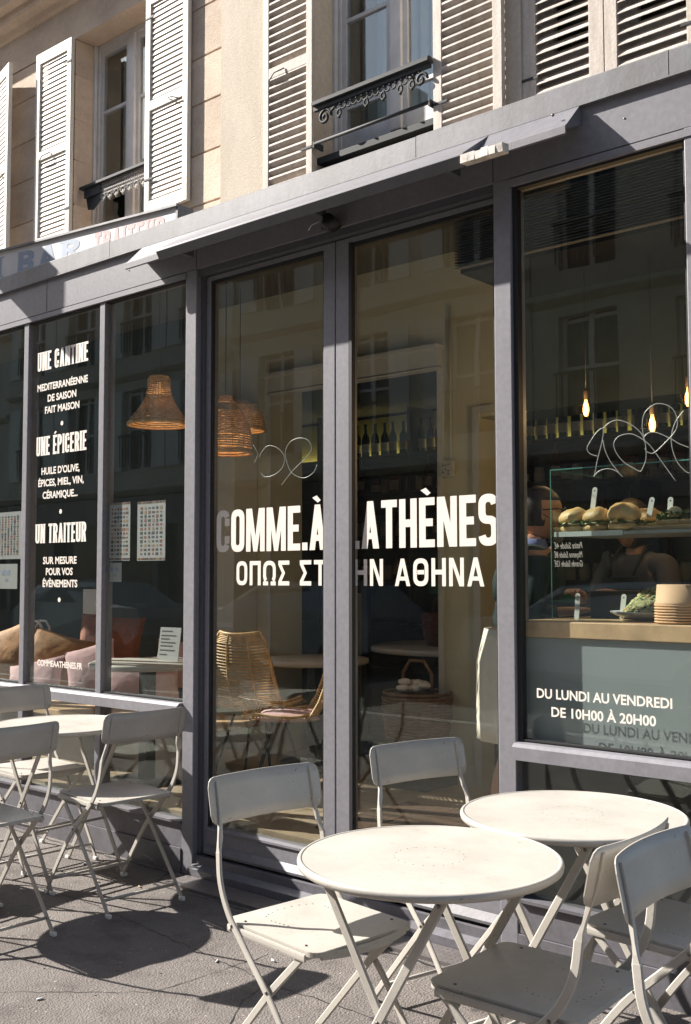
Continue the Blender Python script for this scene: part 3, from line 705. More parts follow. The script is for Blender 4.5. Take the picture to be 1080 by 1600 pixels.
w2 = win(W2[0], W2[1], 4.14, W2[3], plas, [5.06, 4.47], xm=-3.99, label='window behind the guard rail')
w3 = win(W3[0], W3[1], 4.14, W3[3], plas, [4.63, 5.22])
MB().prism_x([(Y2 + .02, 4.06), (Y2 + .02, 4.10), (Y2 + .20, 4.145), (Y2 + .34, 4.145), (Y2 + .34, 4.06)], W2[0], W2[1]).build('window_sill', M['iron'], plas)
MB().prism_x([(Y2 + .0, 3.985), (Y2 - .02, 4.0), (Y2 + .20, 4.028), (Y2 + .34, 4.028), (Y2 + .34, 3.985)], W1[0], W1[1]).build('window_sill', M['stone'], stone)
# rooms and curtains behind the upper windows
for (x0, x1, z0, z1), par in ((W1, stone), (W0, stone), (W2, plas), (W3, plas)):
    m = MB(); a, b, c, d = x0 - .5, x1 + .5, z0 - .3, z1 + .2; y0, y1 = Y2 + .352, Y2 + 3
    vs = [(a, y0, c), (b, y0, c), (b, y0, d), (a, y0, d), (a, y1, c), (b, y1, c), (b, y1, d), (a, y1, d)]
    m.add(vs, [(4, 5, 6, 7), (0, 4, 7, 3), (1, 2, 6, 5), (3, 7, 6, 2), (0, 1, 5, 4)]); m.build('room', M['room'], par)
def curtain(x0, x1, z0, z1, y, m_, parent, folds=9, amp=.02, label=None):
    n = folds * 8; m = MB(); vs = []
    for i in range(n + 1):
        x = x0 + (x1 - x0) * i / n; yy = y + amp * math.sin(i / n * folds * 2 * math.pi) + amp * .4 * math.sin(i / n * folds * 5.1)
        vs += [(x, yy, z0), (x, yy, z1)]
    m.add(vs, [(2 * i, 2 * i + 2, 2 * i + 3, 2 * i + 1) for i in range(n)], 0, True)
    o = m.build('curtain', m_, parent)
    if label: o['label'] = label
    return o
curtain(-4.32, -3.60, 4.1, 5.5, Y2 + .42, M['curtain'], plas)
curtain(-6.86, -6.62, 4.15, 5.62, Y2 + .36, M['curtain_w'], stone, folds=4)
curtain(-6.50, -6.2, 4.9, 5.7, Y2 + .38, M['curtain_w'], stone, folds=4)

# guard rails
def ring_pts(cx, y, cz, r, n=14, sq=1): return [(cx + r * math.cos(2 * math.pi * i / n), y, cz + r * sq * math.sin(2 * math.pi * i / n)) for i in range(n)]
gr = thing('iron_guard_rail', 'black cast-iron guard rail with scrolls across the window beside weathered shutters', 'railing')
yr = Y2 - .06
MB().prism_x([(yr - .03, 4.395), (yr - .03, 4.415), (yr - .015, 4.428), (yr + .015, 4.428), (yr + .03, 4.415), (yr + .03, 4.395)], -4.45, -3.535).box(-4.45, yr - .012, 4.362, -3.535, yr + .012, 4.385).build('handrail', M['iron'], gr)
MB().tube([(-4.45, yr, 4.155), (-3.535, yr, 4.155)], .011).build('lower_rail', M['iron'], gr)
sc = MB()
for k, (cx, r) in enumerate([(-4.36, .055), (-3.60, .045)]):
    sp = [(cx + (r - i * .0021) * math.cos(i * .42), yr, 4.305 + (r - i * .0021) * math.sin(i * .42)) for i in range(24)]
    sc.tube(sp, .010, 6); sc.tube([(cx + .05 * (1 if k == 0 else -1), yr, 4.33), (cx + .10 * (1 if k == 0 else -1), yr, 4.355)], .009, 6)
x = -4.25
rr = random.Random(5)
while x < -3.62:
    sc.tube(ring_pts(x, yr, 4.338, .020, 10), .006, 5, close=True)
    if int((x + 5) * 25) % 3 == 0:
        sc.tube(ring_pts(x + .01, yr, 4.300, .017, 10, 1.3), .007, 5, close=True); sc.ball((x + .01, yr, 4.272), .010)
    sc.ball((x + .022, yr, 4.352), .011); x += .044
sc.build('scrollwork', M['iron'], gr)
for xx in (-4.45, -3.54): MB().box(xx - .006, yr - .01, 4.13, xx + .006, Y2 + .02, 4.17).build('wall_fixing', M['iron'], gr)
gr1 = thing('lace_guard_rail', 'iron guard rail with pale lace-like edging across the window between white shutters', 'railing', (-.06, .12, .063))
MB().prism_x([(yr - .03, 4.475), (yr - .03, 4.495), (yr, 4.508), (yr + .03, 4.495), (yr + .03, 4.475)], -7.06, -6.20).build('handrail', M['iron'], gr1)
MB().add([(-7.02, yr, 4.47), (-6.80, yr, 4.47), (-6.80, yr, 4.34), (-6.90, yr, 4.28), (-6.98, yr, 4.30), (-7.02, yr + .02, 4.36)], [(0, 1, 2, 3, 4, 5)]).box(-7.02, yr - .01, 4.40, -6.8, yr + .01, 4.47).build('corner_cloth', M['iron'], gr1)
lace = MB(); x = -6.80; k = 0
while x < -6.22:
    for z in (4.458, 4.428, 4.398): lace.tube(ring_pts(x, yr, z, .013, 8), .0045, 5, close=True)
    if k % 3 == 1:
        lace.tube(ring_pts(x, yr, 4.358, .027, 12, .9), .007, 5, close=True); lace.ball((x, yr, 4.345), .016, (1, .4, 1)); lace.ball((x, yr, 4.322), .009)
    else: lace.tube(ring_pts(x, yr, 4.372, .012, 8), .005, 5, close=True)
    x += .028; k += 1
lace.box(-6.80, yr - .003, 4.412, -6.21, yr + .003, 4.416).box(-6.80, yr - .003, 4.442, -6.21, yr + .003, 4.446)
lace.build('lace_edging', mat('pale_iron_lace', (.30, .28, .26), .7, var=.3, vscale=40), gr1)

# ================================================================== CAFE INTERIOR shell
room = thing('cafe_interior', 'cream walled cafe room with inner doorway seen through the glass', 'room')
YI = 4.95
iw = MB()
iw.box(-5.75, YI, .1, -4.94, YI + .30, 3.32)               # cream wall left of inner opening
iw.box(-4.94, YI, 2.735, -3.552, YI + .30, 3.32)
iw.box(-3.552, YI, .1, -3.31, YI + .30, 3.32)
iw.box(-3.31, YI, 2.30, -3.19, YI + .30, 3.32)
iw.build('inner_wall', M['cream_wall'], room)
MB().box(-9.4, YI, .1, -5.75, YI + .3, 3.32).build('inner_wall', M['dark_wall'], room)
MB().box(-3.19, YI, 2.30, -.7, YI + .30, 3.32).build('inner_wall', M['dark_wall'], room)
MB().box(-9.4, 8.0, .1, -.7, 8.1, 3.05).box(-9.4, 3.5, .1, -9.3, 8.0, 3.2).box(-.8, 3.5, .1, -.7, 8.0, 3.2).build('back_wall', M['dark_wall'], room)
cl = MB().add([(-9.4, 3.45, 3.10), (-.7, 3.45, 3.10), (-.7, YI, 3.28), (-9.4, YI, 3.28)], [(0, 1, 2, 3)]).box(-9.4, YI + .3, 2.98, -.7, 8.1, 3.04); struct(cl.build('ceiling', M['ceil']))
MB().box(-4.94, YI - .05, 2.62, -3.54, YI - .002, 2.72).box(-4.96, YI - .085, 2.72, -3.53, YI - .002, 2.742).box(-4.94, YI - .06, 2.60, -3.54, YI - .002, 2.612).build('blind_box', M['white_wood'], room)
MB().box(-4.965, YI - .02, .1, -4.925, YI + .0, 2.62).box(-3.57, YI - .02, .1, -3.535, YI - .001, 2.62).box(-3.325, YI - .025, .1, -3.28, YI - .001, 2.32).box(-3.325, YI - .025, 2.321, -3.18, YI - .001, 2.36).build('door_lining', M['white_wood'], room)
MB().box(-3.55, YI - .025, .25, -3.32, YI - .001, .36).box(-5.75, YI - .025, .25, -4.97, YI - .001, .36).build('skirting_board', M['white_wood'], room)
# socket and conduit on the pillar
sk = thing('socket_box', 'small white socket box with conduit on the cream pillar', 'socket', (-3.50, YI, 2.02))
MB().bbox(-.035, -.035, -.045, .045, -.001, .045, .004).build('box_body', M['white_wood'], sk)
h = MB()
for a, b in ((-.018, .02), (.0, .02), (-.018, -.02), (.0, -.004), (.018, -.012), (.018, -.03), (.018, .025)): h.box(a - .004, -.037, b - .004, a + .004, -.0355, b + .004)
h.build('socket_holes', M['slate'], sk)
MB().tube([(.02, -.012, .045), (.02, -.012, .95)], .006, 6).build('conduit', M['cream_wall'], sk)
# hanging white board (panel) left of the inner doorway
hb = thing('white_wall_cabinet', 'tall white panelled wall cabinet behind the left door glass', 'cabinet', (-5.30, YI - .22, 1.05))
c = MB().bbox(-.24, 0, 0, .24, .215, 1.52, .006)
for i in range(1, 6): c.box(-.24 + i * .08 - .0015, -.0012, .02, -.24 + i * .08 + .0015, .002, 1.5)
c.build('cabinet_body', M['white_wood'], hb)
MB().box(-.238, -.004, .03, .238, -.0015, .06).build('handle_strip', M['wframe'], hb)
# black frame leaning inside inner opening
bf = thing('black_frame', 'tall black picture frame standing behind the rattan chairs', 'frame', (-4.70, YI + .32, .25))
MB().box(-.09, 0, 0, -.04, .04, 1.10).box(.27, 0, 0, .32, .04, 1.10).box(-.04, 0, 1.05, .27, .04, 1.10).build('frame_moulding', M['metal_dark'], bf)
MB().box(-.04, .01, 0, .27, .03, 1.05).build('picture_panel', mat('grey_board', (.16, .15, .11), .6), bf)
# ac unit / air curtain with slats at the ceiling
ac = thing('air_vent_unit', 'dark slatted vent unit hanging from the ceiling inside the right door', 'vent', (0, 0, 0))
a = MB().box(-2.86, 4.15, 2.86, -1.5, 4.75, 3.16)
a.build('vent_body', M['metal_dark'], ac)
a = MB()
for i in range(20): a.prism_x([(4.10, 2.872 + i * .0135), (4.145, 2.877 + i * .0135), (4.145, 2.881 + i * .0135), (4.10, 2.876 + i * .0135)], -2.86, -1.5)
a.build('vent_slats', mat('vent_grey', (.12, .12, .12), .5), ac)

# ---- shelf of bottles on the back wall
YB = 7.55
she = thing('bottle_shelf', 'dark shelving wall with lit top edge in the back room', 'shelf')
m = MB()
for z in (.55, .95, 1.35, 1.75, 2.15, 2.50): m.box(-8.0, YB, z, -1.0, YB + .38, z + .03)
for x in (-8.0, -6.9, -5.8, -4.7, -3.6, -2.5, -1.4): m.box(x, YB - .002, .1, x + .03, YB + .38, 2.95)
m.box(-8, YB + .38, .1, -1.0, YB + .42, 2.95)
m.build('shelf_case', M['wood_dark'], she)
MB().box(-8.0, YB + .372, 2.531, -1.0, YB + .3785, 2.95).build('glow_back', mat('olive_glow_tint', (.42, .40, .16), .8), she)  # olive glow behind the top bottles put into the panel colour
MB().box(-8.0, YB + .30, 2.531, -1.0, YB + .32, 2.545).build('light_strip', M['strip'], she)
random.seed(11)
def bottle_mesh(kind):
    m = MB(); r = .038
    if kind == 0:
        m.lathe([(r, 0), (r, .17), (r * .9, .195), (.014, .235), (.013, .30), (.0155, .302), (.0155, .32), (0, .321)], seg=14)
        m.lathe([(r + .001, .05), (r + .001, .13)], seg=14, mi=1, cap=False)
    elif kind == 1:
        m.lathe([(.042, 0), (.044, .01), (.044, .10), (.038, .115), (.038, .135), (0, .136)], seg=14)
        m.lathe([(.045, .02), (.045, .085)], seg=14, mi=1, cap=False)
    else:
        m.bbox(-.05, -.03, 0, .05, .03, .17, .004); m.box(-.045, -.031, .03, .045, -.0302, .12, 1)
    return m
protos = []
for kind, mt, nm, lb, cat in ((0, 'bottle_g', 'wine_bottle', 'dark green wine bottle', 'bottle'), (0, 'bottle_r', 'wine_bottle', 'dark red bottle', 'bottle'), (1, 'bottle_w', 'jar', 'pale jar', 'jar'), (2, 'basket_red', 'carton', 'red grocery carton', 'carton'), (1, 'bottle_r', 'jar', 'red preserve jar', 'jar')):
    protos.append((bottle_mesh(kind), mt, nm, lb, cat))
first = {}
SHELF = {.55: 'lowest', .95: 'second lowest', 1.35: 'third lowest', 1.75: 'fourth lowest', 2.15: 'second highest', 2.50: 'top'}
def shelf_item(k, x, y, z, where):
    mb, mt, nm, lb, cat = protos[k]
    if k not in first: o = mb.build(nm, [M[mt], M['label']]); first[k] = o
    else: o = first[k].copy(); COL.objects.link(o)
    o.location = (x, y, z); o.rotation_euler = (0, 0, random.uniform(-.4, .4)); tag(o, f'{lb} on the {where} shelf of the back wall', cat, f'{lb}s on the {where} shelf')
    return o
for z in (1.35, 1.75, 2.15, 2.50):
    # only the stretches seen through the inner openings
    for xa, xb in ((-6.9, -2.2),):
        x = xa
        while x < xb:
            k = (0 if random.random() < .85 else 1) if z > 2.4 else random.choice([2, 3, 4, 2, 1])
            shelf_item(k, x, YB + .12 + random.uniform(-.02, .03), z + .03, SHELF[z]); x += random.choice([.1, .105, .13, .17]) if z < 2.4 else .105

# ---- inner tables, rattan chairs, bench, cushions
def round_inner(name, label, c, r, top, th=.035, group=None):
    t = thing(name, label, 'table', (c[0], c[1], .25), 0, group); h = top - .25
    MB().lathe([(r - .012, h - th), (r, h - th + .008), (r, h - .006), (r - .008, h), (0, h)], seg=48).build('tabletop', M['table_in'], t)
    MB().bbox(-.035, -.035, .02, .035, .035, h - th, .004).build('leg', M['metal_dark'], t)
    MB().lathe([(.22, 0), (.22, .012), (.05, .02), (0, .02)], seg=28).build('base', M['metal_dark'], t)
    return t
round_inner('cafe_table', 'pale round cafe table behind the left window beside the pink cushions', (-4.84, 3.86), .33, .925)
round_inner('cafe_table', 'pale round cafe table behind the rattan chairs', (-4.50, 4.90), .34, .90)
round_inner('cafe_table', 'pale round cafe table with bowls inside the inner doorway', (-3.95, 5.75), .62, .96)
def rattan_chair(label, loc, rz):
    t = thing('rattan_chair', label, 'chair', loc, rz, 'rattan chairs inside the cafe'); t.scale = (1.0, 1.0, .93)
    # side profile of the shell: seat front -> back top (local +x is the front)
    prof = [(.25, .44), (.20, .425), (.10, .41), (.0, .405), (-.09, .415), (-.15, .45), (-.19, .52), (-.225, .62), (-.25, .73), (-.265, .84), (-.27, .90)]
    wid = [.16, .185, .20, .205, .21, .21, .205, .195, .18, .16, .125]
    m = MB(); rail = MB()
    def lerp(a, b, u): return a + (b - a) * u
    rows = []
    for i in range(len(prof) - 1):
        for k in range(6):
            u = k / 6; rows.append((lerp(prof[i][0], prof[i + 1][0], u), lerp(prof[i][1], prof[i + 1][1], u), lerp(wid[i], wid[i + 1], u)))
    rows.append((*prof[-1], wid[-1]))
    for x, z, wd in rows:
        pts = []
        for j in range(9):
            s = -1 + j / 4; lift = .045 * s * s
            nx, nz = (.0, 1.0) if z < .43 else (1.0, .25)
            pts.append((x + nx * lift, s * wd, z + nz * lift))
        m.tube(pts, .0048, 5)
    for s in (-1, -.4, .4, 1):
        pts = []
        for x, z, wd in rows[::3] + [rows[-1]]:
            lift = .045 * s * s; nx, nz = (.0, 1.0) if z < .43 else (1.0, .25)
            pts.append((x + nx * lift, s * wd, z + nz * lift))
        rail.tube(pts, .0095 if abs(s) == 1 else .006, 6)
    for r_ in (rows[0], rows[-1]):
        x, z, wd = r_; nx, nz = (.0, 1.0) if z < .46 else (1.0, .25)
        rail.tube([(x + nx * .045 * s * s, s * wd, z + nz * .045 * s * s) for s in [-1 + j / 6 for j in range(13)]], .0095, 6)
    m.build('cane_shell', M['rattan'], t); rail.build('shell_frame', M['rattan'], t)
    for sx, sy in ((1, 1), (1, -1), (-1, 1), (-1, -1)):
        MB().tube([(sx * .10, sy * .10, .40), (sx * .2, sy * .19, 0)], .008, 6).build('leg', M['metal_dark'], t)
    return t
rattan_chair('rattan chair whose back faces the left door glass', (-4.42, 4.33, .25), R(108))
rattan_chair('rattan chair holding a striped seat cushion, beside the door mullion', (-4.02, 4.19, .25), R(224))
def cushion(name, label, loc, rot, sx, sz, m_, th=.07, group=None):
    bm = bmesh.new(); n = 14; m = MB(); vs = []; rnd = random.Random(int(loc[0] * 977))
    for side in (1, -1):
        for i in range(n + 1):
            for j in range(n + 1):
                u, v = -1 + 2 * i / n, -1 + 2 * j / n
                e = (max(0, 1 - u * u) * max(0, 1 - v * v)) ** .38
                pin = 1 - .10 * (1 - (1 - u * u)) * 0
                px = u * sx * (1 - .07 * (1 - v * v)); pz = v * sz * (1 - .07 * (1 - u * u))
                vs.append((px, side * th * e + rnd.uniform(-.003, .003), pz))
    fs = []
    for k in (0, 1):
        o = k * (n + 1) ** 2
        for i in range(n):
            for j in range(n): q = (o + i * (n + 1) + j, o + (i + 1) * (n + 1) + j, o + (i + 1) * (n + 1) + j + 1, o + i * (n + 1) + j + 1); fs.append(q if k else q[::-1])
    m.add(vs, fs, 0, True); bm.free()
    o = m.build(name, m_, None, loc, rot); tag(o, label, 'cushion', group); return o
# seat cushion
o = cushion('seat_cushion', 'mauve striped pad on the rattan chair by the mullion', (-4.03, 4.18, .655), (R(90), 0, R(42)), .17, .17, M['pink_fabric'], .03)
bench = thing('window_bench', 'low wooden bench running behind the left windows', 'bench', (0, 0, 0))
MB().bbox(-7.8, 3.95, .52, -4.55, 4.50, .56, .006).build('seat', M['wood'], bench)
MB().box(-7.8, 3.97, .1, -4.6, 4.0, .52).build('front_board', M['wood_dark'], bench)
cushion('cushion', 'brown velvet cushion standing upright behind the slim mullion of the left window', (-5.82, 4.32, .955), (R(-12), R(4), R(34)), .225, .20, M['brown_fabric'], .07)
cushion('cushion', 'tan cushion leaning behind the web address lettering', (-5.98, 4.02, .88), (R(-25), R(14), R(30)), .22, .17, M['tan_fabric'], .07)
cushion('cushion', 'tan cushion at the left edge behind the glass', (-6.58, 4.05, .88), (R(-20), R(-20), R(30)), .22, .20, M['tan_fabric'], .07)
cushion('cushion', 'pink cushion leaning on its corner before the brown one in the left window', (-5.60, 4.02, .82), (R(-22), R(-16), R(34)), .17, .17, M['pink_fabric'], .06)
cushion('cushion', 'wide pink cushion under the cafe table in the left window', (-5.22, 4.12, .775), (R(-14), R(-3), R(30)), .25, .15, M['pink_fabric'], .06)
cushion('cushion', 'pink cushion behind the menu card beside the window post', (-5.08, 4.34, .86), (R(-14), R(5), R(30)), .20, .15, M['pink_fabric'], .06)
cushion('cushion', 'pink cushion slumped low under the web address lettering', (-5.95, 3.84, .745), (R(-32), R(-12), R(28)), .20, .15, M['pink_fabric'], .06)
# bag with white handles
bag = thing('shopping_bag', 'bag with white loop handles behind the left cushions', 'bag', (-6.62, 4.30, .86))
MB().bbox(-.14, -.05, -.2, .14, .05, .12, .02).build('bag_body', M['apron'], bag)
for yy in (-.03, .03): MB().tube([(-.09, yy, .1), (-.085, yy, .19), (-.04, yy, .235), (.04, yy, .235), (.085, yy, .19), (.09, yy, .1)], .009, 8).build('handle', M['plastic'], bag)
# menu card on the table
mc = thing('menu_card', 'small white menu card standing on the cafe table by the post', 'menu', (-4.80, 3.97, .9255))
MB().box(-.085, 0, 0, .085, .004, .19).build('card', M['paper'], mc)
t = MB()
for i, (z, l) in enumerate(((.165, .09), (.14, .12), (.12, .07), (.10, .12), (.08, .1), (.055, .12), (.03, .06))): t.box(-.07, -.0015, z, -.07 + l, -.0003, z + .006)
t.build('menu_print', M['print_k'], mc)
mc.rotation_euler = (R(-8), 0, R(4))
# papers taped in the window
def poster(name, label, x0, x1, z0, z1, y, style):
    t = thing(name, label, 'poster', ((x0 + x1) / 2, y, z0)); wd = (x1 - x0) / 2; h = z1 - z0; rnd = random.Random(int(z0 * 100 + abs(x0) * 10))
    MB().box(-wd, 0, 0, wd, .0015, h).build('sheet', M['paper'], t)
    mm = MB()
    if style < 2:
        cols, rows = (6, 12) if style == 0 else (7, 16)
        for i in range(cols):
            for j in range(rows):
                cx = -wd * .84 + (i + .5) * wd * 1.68 / cols; cz = h * .08 + (j + .5) * h * .84 / rows
                a = rnd.uniform(.005, .011); b = rnd.uniform(.004, .008); k = rnd.choice([0, 1, 1, 2])
                mm.box(cx - a, -.001, cz - b, cx + a, -.0003, cz + b, k)
        if style == 0:
            for i in range(26):
                for z in (h * .015, h * .965): mm.box(-wd + i * wd * 2 / 26, -.001, z, -wd + (i + .7) * wd * 2 / 26, -.0003, z + .010, rnd.choice([0, 1, 2]))
        mm.build('printed_pictures', [M['print_w'], M['print_k'], M['print_r']], t)
    else:
        mm.box(-.06, -.001, h * .55, -.02, -.0003, h * .75).box(-.005, -.001, h * .55, .03, -.0003, h * .75).box(-.02, -.001, h * .3, .01, -.0003, h * .4)
        mm.build('printed_pictures', [M['sign_blue']], t)
    return t
poster('food_poster', 'printed picture poster on the window, just right of the slim mullion', -4.60, -4.425, 1.49, 1.795, F + .045, 0)
poster('food_poster', 'printed picture poster on the window, beneath the wicker lamp', -4.365, -4.142, 1.488, 1.79, F + .045, 0)
poster('wall_poster', 'bright printed sheet taped at the left edge above a smaller notice', -5.72, -5.448, 1.512, 1.79, F + .05, 1)
poster('window_notice', 'small white notice with blue print at the left edge', -5.70, -5.482, 1.338, 1.484, F + .05, 2)
poster('receipt_note', 'narrow paper note under the first food poster', -4.60, -4.50, 1.38, 1.48, F + .05, 2)
# tricolour cloth on wall behind
fg = thing('red_and_white_cloth', 'red and white striped cloth hanging behind the left lettering', 'cloth', (-6.42, 4.6, 1.0))
MB().box(-.10, 0, .0, .12, .01, .14).build('red_band', M['red_bowl'], fg); MB().box(-.10, 0, .14, .12, .01, .32).build('white_band', M['plastic'], fg)

# wicker pendants
def pendant(label, loc, prof, ceil=3.18, r=.008, n_v=26, power=.55):
    t = thing('wicker_pendant', label, 'lamp', loc, 0, 'wicker pendant lamps')
    ws = MB(); nr = len(prof)
    dense = []
    for i in range(nr - 1):
        k = max(1, int(math.dist(prof[i], prof[i + 1]) / .0115))
        for q in range(k): u = q / k; dense.append((prof[i][0] + (prof[i + 1][0] - prof[i][0]) * u, prof[i][1] + (prof[i + 1][1] - prof[i][1]) * u))
    dense.append(prof[-1])
    for k, (rr_, z) in enumerate(dense):
        ws.tube([(rr_ * math.cos(a) * (1 + .012 * math.sin(a * 13 + k * math.pi)), rr_ * math.sin(a) * (1 + .02 * math.sin(a * 13 + k * math.pi)), z) for a in [2 * math.pi * i / 36 for i in range(36)]], .0056, 5, close=True)
    for j in range(n_v):
        a = 2 * math.pi * j / n_v; ws.tube([(rr_ * math.cos(a), rr_ * math.sin(a), z) for rr_, z in dense[::3] + [dense[-1]]], .003, 4)
    ws.build('lamp_shade', M['wicker'], t)
    MB().lathe([(prof[0][0] - .008, prof[0][1] - .008), (prof[0][0] + .008, prof[0][1] - .008), (prof[0][0] + .008, prof[0][1] + .008), (prof[0][0] - .008, prof[0][1] + .008)], seg=36, cap=False).build('rim', M['rattan'], t)
    MB().tube([(0, 0, prof[-1][1] - .03), (0, 0, ceil - loc[2])], .003, 6).build('cord', M['metal_dark'], t)
    MB().lathe([(0, prof[-1][1] - .14), (.022, prof[-1][1] - .12), (.028, prof[-1][1] - .09), (.015, prof[-1][1] - .05), (.012, prof[-1][1] - .03), (0, prof[-1][1] - .03)], seg=14).build('bulb', M['bulb_dim'], t)
    ld = bpy.data.lights.new('bulb_light', 'POINT'); ld.energy = power; ld.color = (1, .62, .28); ld.shadow_soft_size = .03
    lo = bpy.data.objects.new('bulb_light', ld); COL.objects.link(lo); lo.parent = t; lo.location = (0, 0, prof[-1][1] - .16)
    return t
bell = [(.215, 0), (.19, .035), (.15, .08), (.115, .125), (.09, .17), (.078, .22), (.076, .27), (.068, .285)]
pendant('bell-shaped wicker pendant hanging in the left window', (-4.935, 4.0, 2.312), [(a * .84, b) for a, b in bell])
tall = [(.118, 0), (.122, .03), (.118, .10), (.105, .17), (.075, .24), (.045, .285), (.035, .31), (.03, .33)]
pendant('tall ribbed wicker pendant behind the left door glass', (-4.46, 4.10, 2.115), [(a * 1.25, b * .98) for a, b in tall], power=.7)
dome = [(.155, 0), (.15, .05), (.13, .10), (.095, .145), (.05, .17), (.02, .18)]
pendant('dark dome wicker pendant half behind the ribbed one', (-4.68, 4.42, 2.30), dome, power=.3)
# a warm lit lamp in the dark left part
pendant('small lit pendant deep in the room behind the left windows', (-7.21, 5.35, 2.02), [(a * .38, b * .6) for a, b in bell], power=1.5)

# bare bulbs
def bare_bulb(label, loc):
    t = thing('bare_bulb', label, 'bulb', loc, 0, 'glowing bulbs over the counter')
    MB().lathe([(0, -.045), (.009, -.041), (.0145, -.018), (.014, .0), (.008, .022), (.006, .035), (0, .035)], seg=16).build('glass_bulb', M['bulb'], t)
    MB().lathe([(.011, .035), (.012, .075), (.006, .085), (0, .085)], seg=12).build('socket', M['wood_dark'], t)
    MB().tube([(0, 0, .08), (0, 0, 3.17 - loc[2])], .0025, 5).build('cord', M['metal_dark'], t)
    ld = bpy.data.lights.new('bulb_light', 'POINT'); ld.energy = 1.6; ld.color = (1, .62, .28); ld.shadow_soft_size = .03
    lo = bpy.data.objects.new('bulb_light', ld); COL.objects.link(lo); lo.parent = t; lo.location = (0, -.06, -.02)
bare_bulb('glowing bulb left of the other two over the counter', (-2.39, 4.5, 2.205))
bare_bulb('glowing bulb inside the wire loops over the counter', (-2.06, 4.5, 2.10))
bare_bulb('glowing bulb cut by the right window edge', (-1.72, 4.1, 2.13))

# ---- counter
ct = thing('counter', 'grey-blue counter with a pale wooden top behind the right window', 'counter', (0, 0, 0))
MB().box(-2.11, F + .082, .75, -.9, F + .10, 1.178).build('front_panel', M['panel'], ct)
MB().box(-2.11, F + .083, .10, -.9, F + .10, .749).build('plinth_panel', M['slate'], ct)
MB().box(-2.11, F + .101, .10, -2.08, 4.35, 1.178).build('side_panel', M['panel'], ct)
MB().bbox(-2.125, F + .068, 1.180, -.9, 4.40, 1.2395, .004).build('worktop', M['wood'], ct)
# display case
dc = thing('display_case', 'glass display case with a metal shelf standing on the counter', 'case', (0, 0, 0))
X0, X1, YF_, YBk, Z0, Z1 = -2.046, -1.0, 3.56, 3.98, 1.2415, 1.807
MB().box(X0, YF_, Z0, X1, YF_ + .006, Z1).build('front_glass', M['glass_case'], dc)
MB().box(X0, YF_ + .0062, Z0, X0 + .006, YBk, Z1).build('side_glass', M['glass_case'], dc)
MB().box(X0, YF_, Z1 + .0005, X1, YBk, Z1 + .006).build('top_glass', M['glass_case'], dc)
MB().box(X0 - .001, YF_ - .0015, Z0, X0 + .0015, YF_ + .0015, Z1).box(X0 - .001, YF_ - .0015, Z1 + .001, X1, YF_ - .0002, Z1 + .005).box(X0 - .001, YF_, Z1 + .001, X0 - .0002, YBk, Z1 + .005).build('glass_edge', M['glass_edge'], dc)
MB().box(X0 + .008, YF_ + .012, 1.558, -1.15, YBk, 1.570).build('shelf', mat('shelf_glass', (.42, .45, .45), .3, .3), dc)
MB().box(X0 + .008, YF_ + .008, 1.554, -1.757, YF_ + .0118, 1.573).build('shelf_edge', mat('shelf_edge', (.75, .78, .76), .4), dc)
tb = MB().bbox(-1.75, YF_ + .03, 1.5705, -1.2, 3.9, 1.586, .003); tag(tb.build('wooden_tray', M['wood'], None), 'wooden board under the rolls at the right of the display shelf', 'tray')
# mirrored handwriting on the case front
sg = MB()
for k, tx in enumerate(('Petite Salade 4€', 'Moyenne Salade 8€', 'Grande Salade 12€')):
    merge(sg, text_mesh(tx, -2.033, -1.914, 1.509 - k * .034, 1.533 - k * .034, YF_ - .002, bold=-.004, mirror=True, shear=.25))
sg.build('chalk_writing', M['letter'], dc)

def bun(label, loc, s=1.0, rz=0, tilt=0, kind='sandwich'):
    t = thing('filled_roll', label, 'sandwich', loc, rz, 'filled rolls on the display shelf')
    rnd = random.Random(int(abs(loc[0]) * 1e4))
    b = MB()
    b.lathe([(.0, .0), (.045 * s, .0), (.056 * s, .008 * s), (.058 * s, .018 * s), (.053 * s, .026 * s), (0, .028 * s)], seg=28); b.build('bottom_half', M['bun'], t)
    l = MB()
    for i in range(70):
        a = rnd.uniform(0, 6.28); r = rnd.uniform(.035, .066) * s; z = rnd.uniform(.026, .040) * s; q = rnd.uniform(.008, .016) * s
        d = Vector((math.cos(a), math.sin(a), rnd.uniform(-.4, .3))); e = Vector((-math.sin(a), math.cos(a), rnd.uniform(-.5, .5))); c = Vector((r * math.cos(a), r * math.sin(a), z))
        l.add([c - e * q, c + d * q * .9 - e * q * .3, c + e * q, c - d * q * .5 + Vector((0, 0, .004))], [(0, 1, 2, 3)])
    l.lathe([(.0, .027 * s), (.05 * s, .028 * s), (.052 * s, .036 * s), (0, .04 * s)], seg=20, mi=1)
    l.build('salad_filling', [M['lettuce'], M['crumb']], t)
    tp = MB(); tp.lathe([(.0, .036 * s), (.052 * s, .038 * s), (.060 * s, .048 * s), (.059 * s, .062 * s), (.048 * s, .082 * s), (.028 * s, .094 * s), (0, .098 * s)], seg=28)
    ph = rnd.uniform(0, 6)
    def warp(mm):
        out = []
        for x, y, z in mm.v:
            a = math.atan2(y, x); k = 1 + .045 * math.sin(2 * a + ph) + .03 * math.sin(5 * a + ph * 2) + .02 * math.sin(90 * z + ph)
            out.append((x * k, y * k, z + .004 * s * math.sin(a + ph) + .0025 * math.sin(3 * a - ph)))
        mm.v = out
    warp(tp)
    o = tp.build('top_half', M['bun'], t); o.rotation_euler = (tilt, tilt * .6, 0)
    return t
zb = 1.572
bun('leftmost front filled roll, pale gold, on the glass shelf', (-1.985, 3.636, zb), .95, .3, -.06)
bun('second front filled roll with lettuce showing, left of the tallest', (-1.89, 3.632, zb), .94, 1.3, .08)
bun('tallest front filled roll, third from the left, thick with lettuce', (-1.773, 3.625, zb), 1.06, 2.1, -.05)
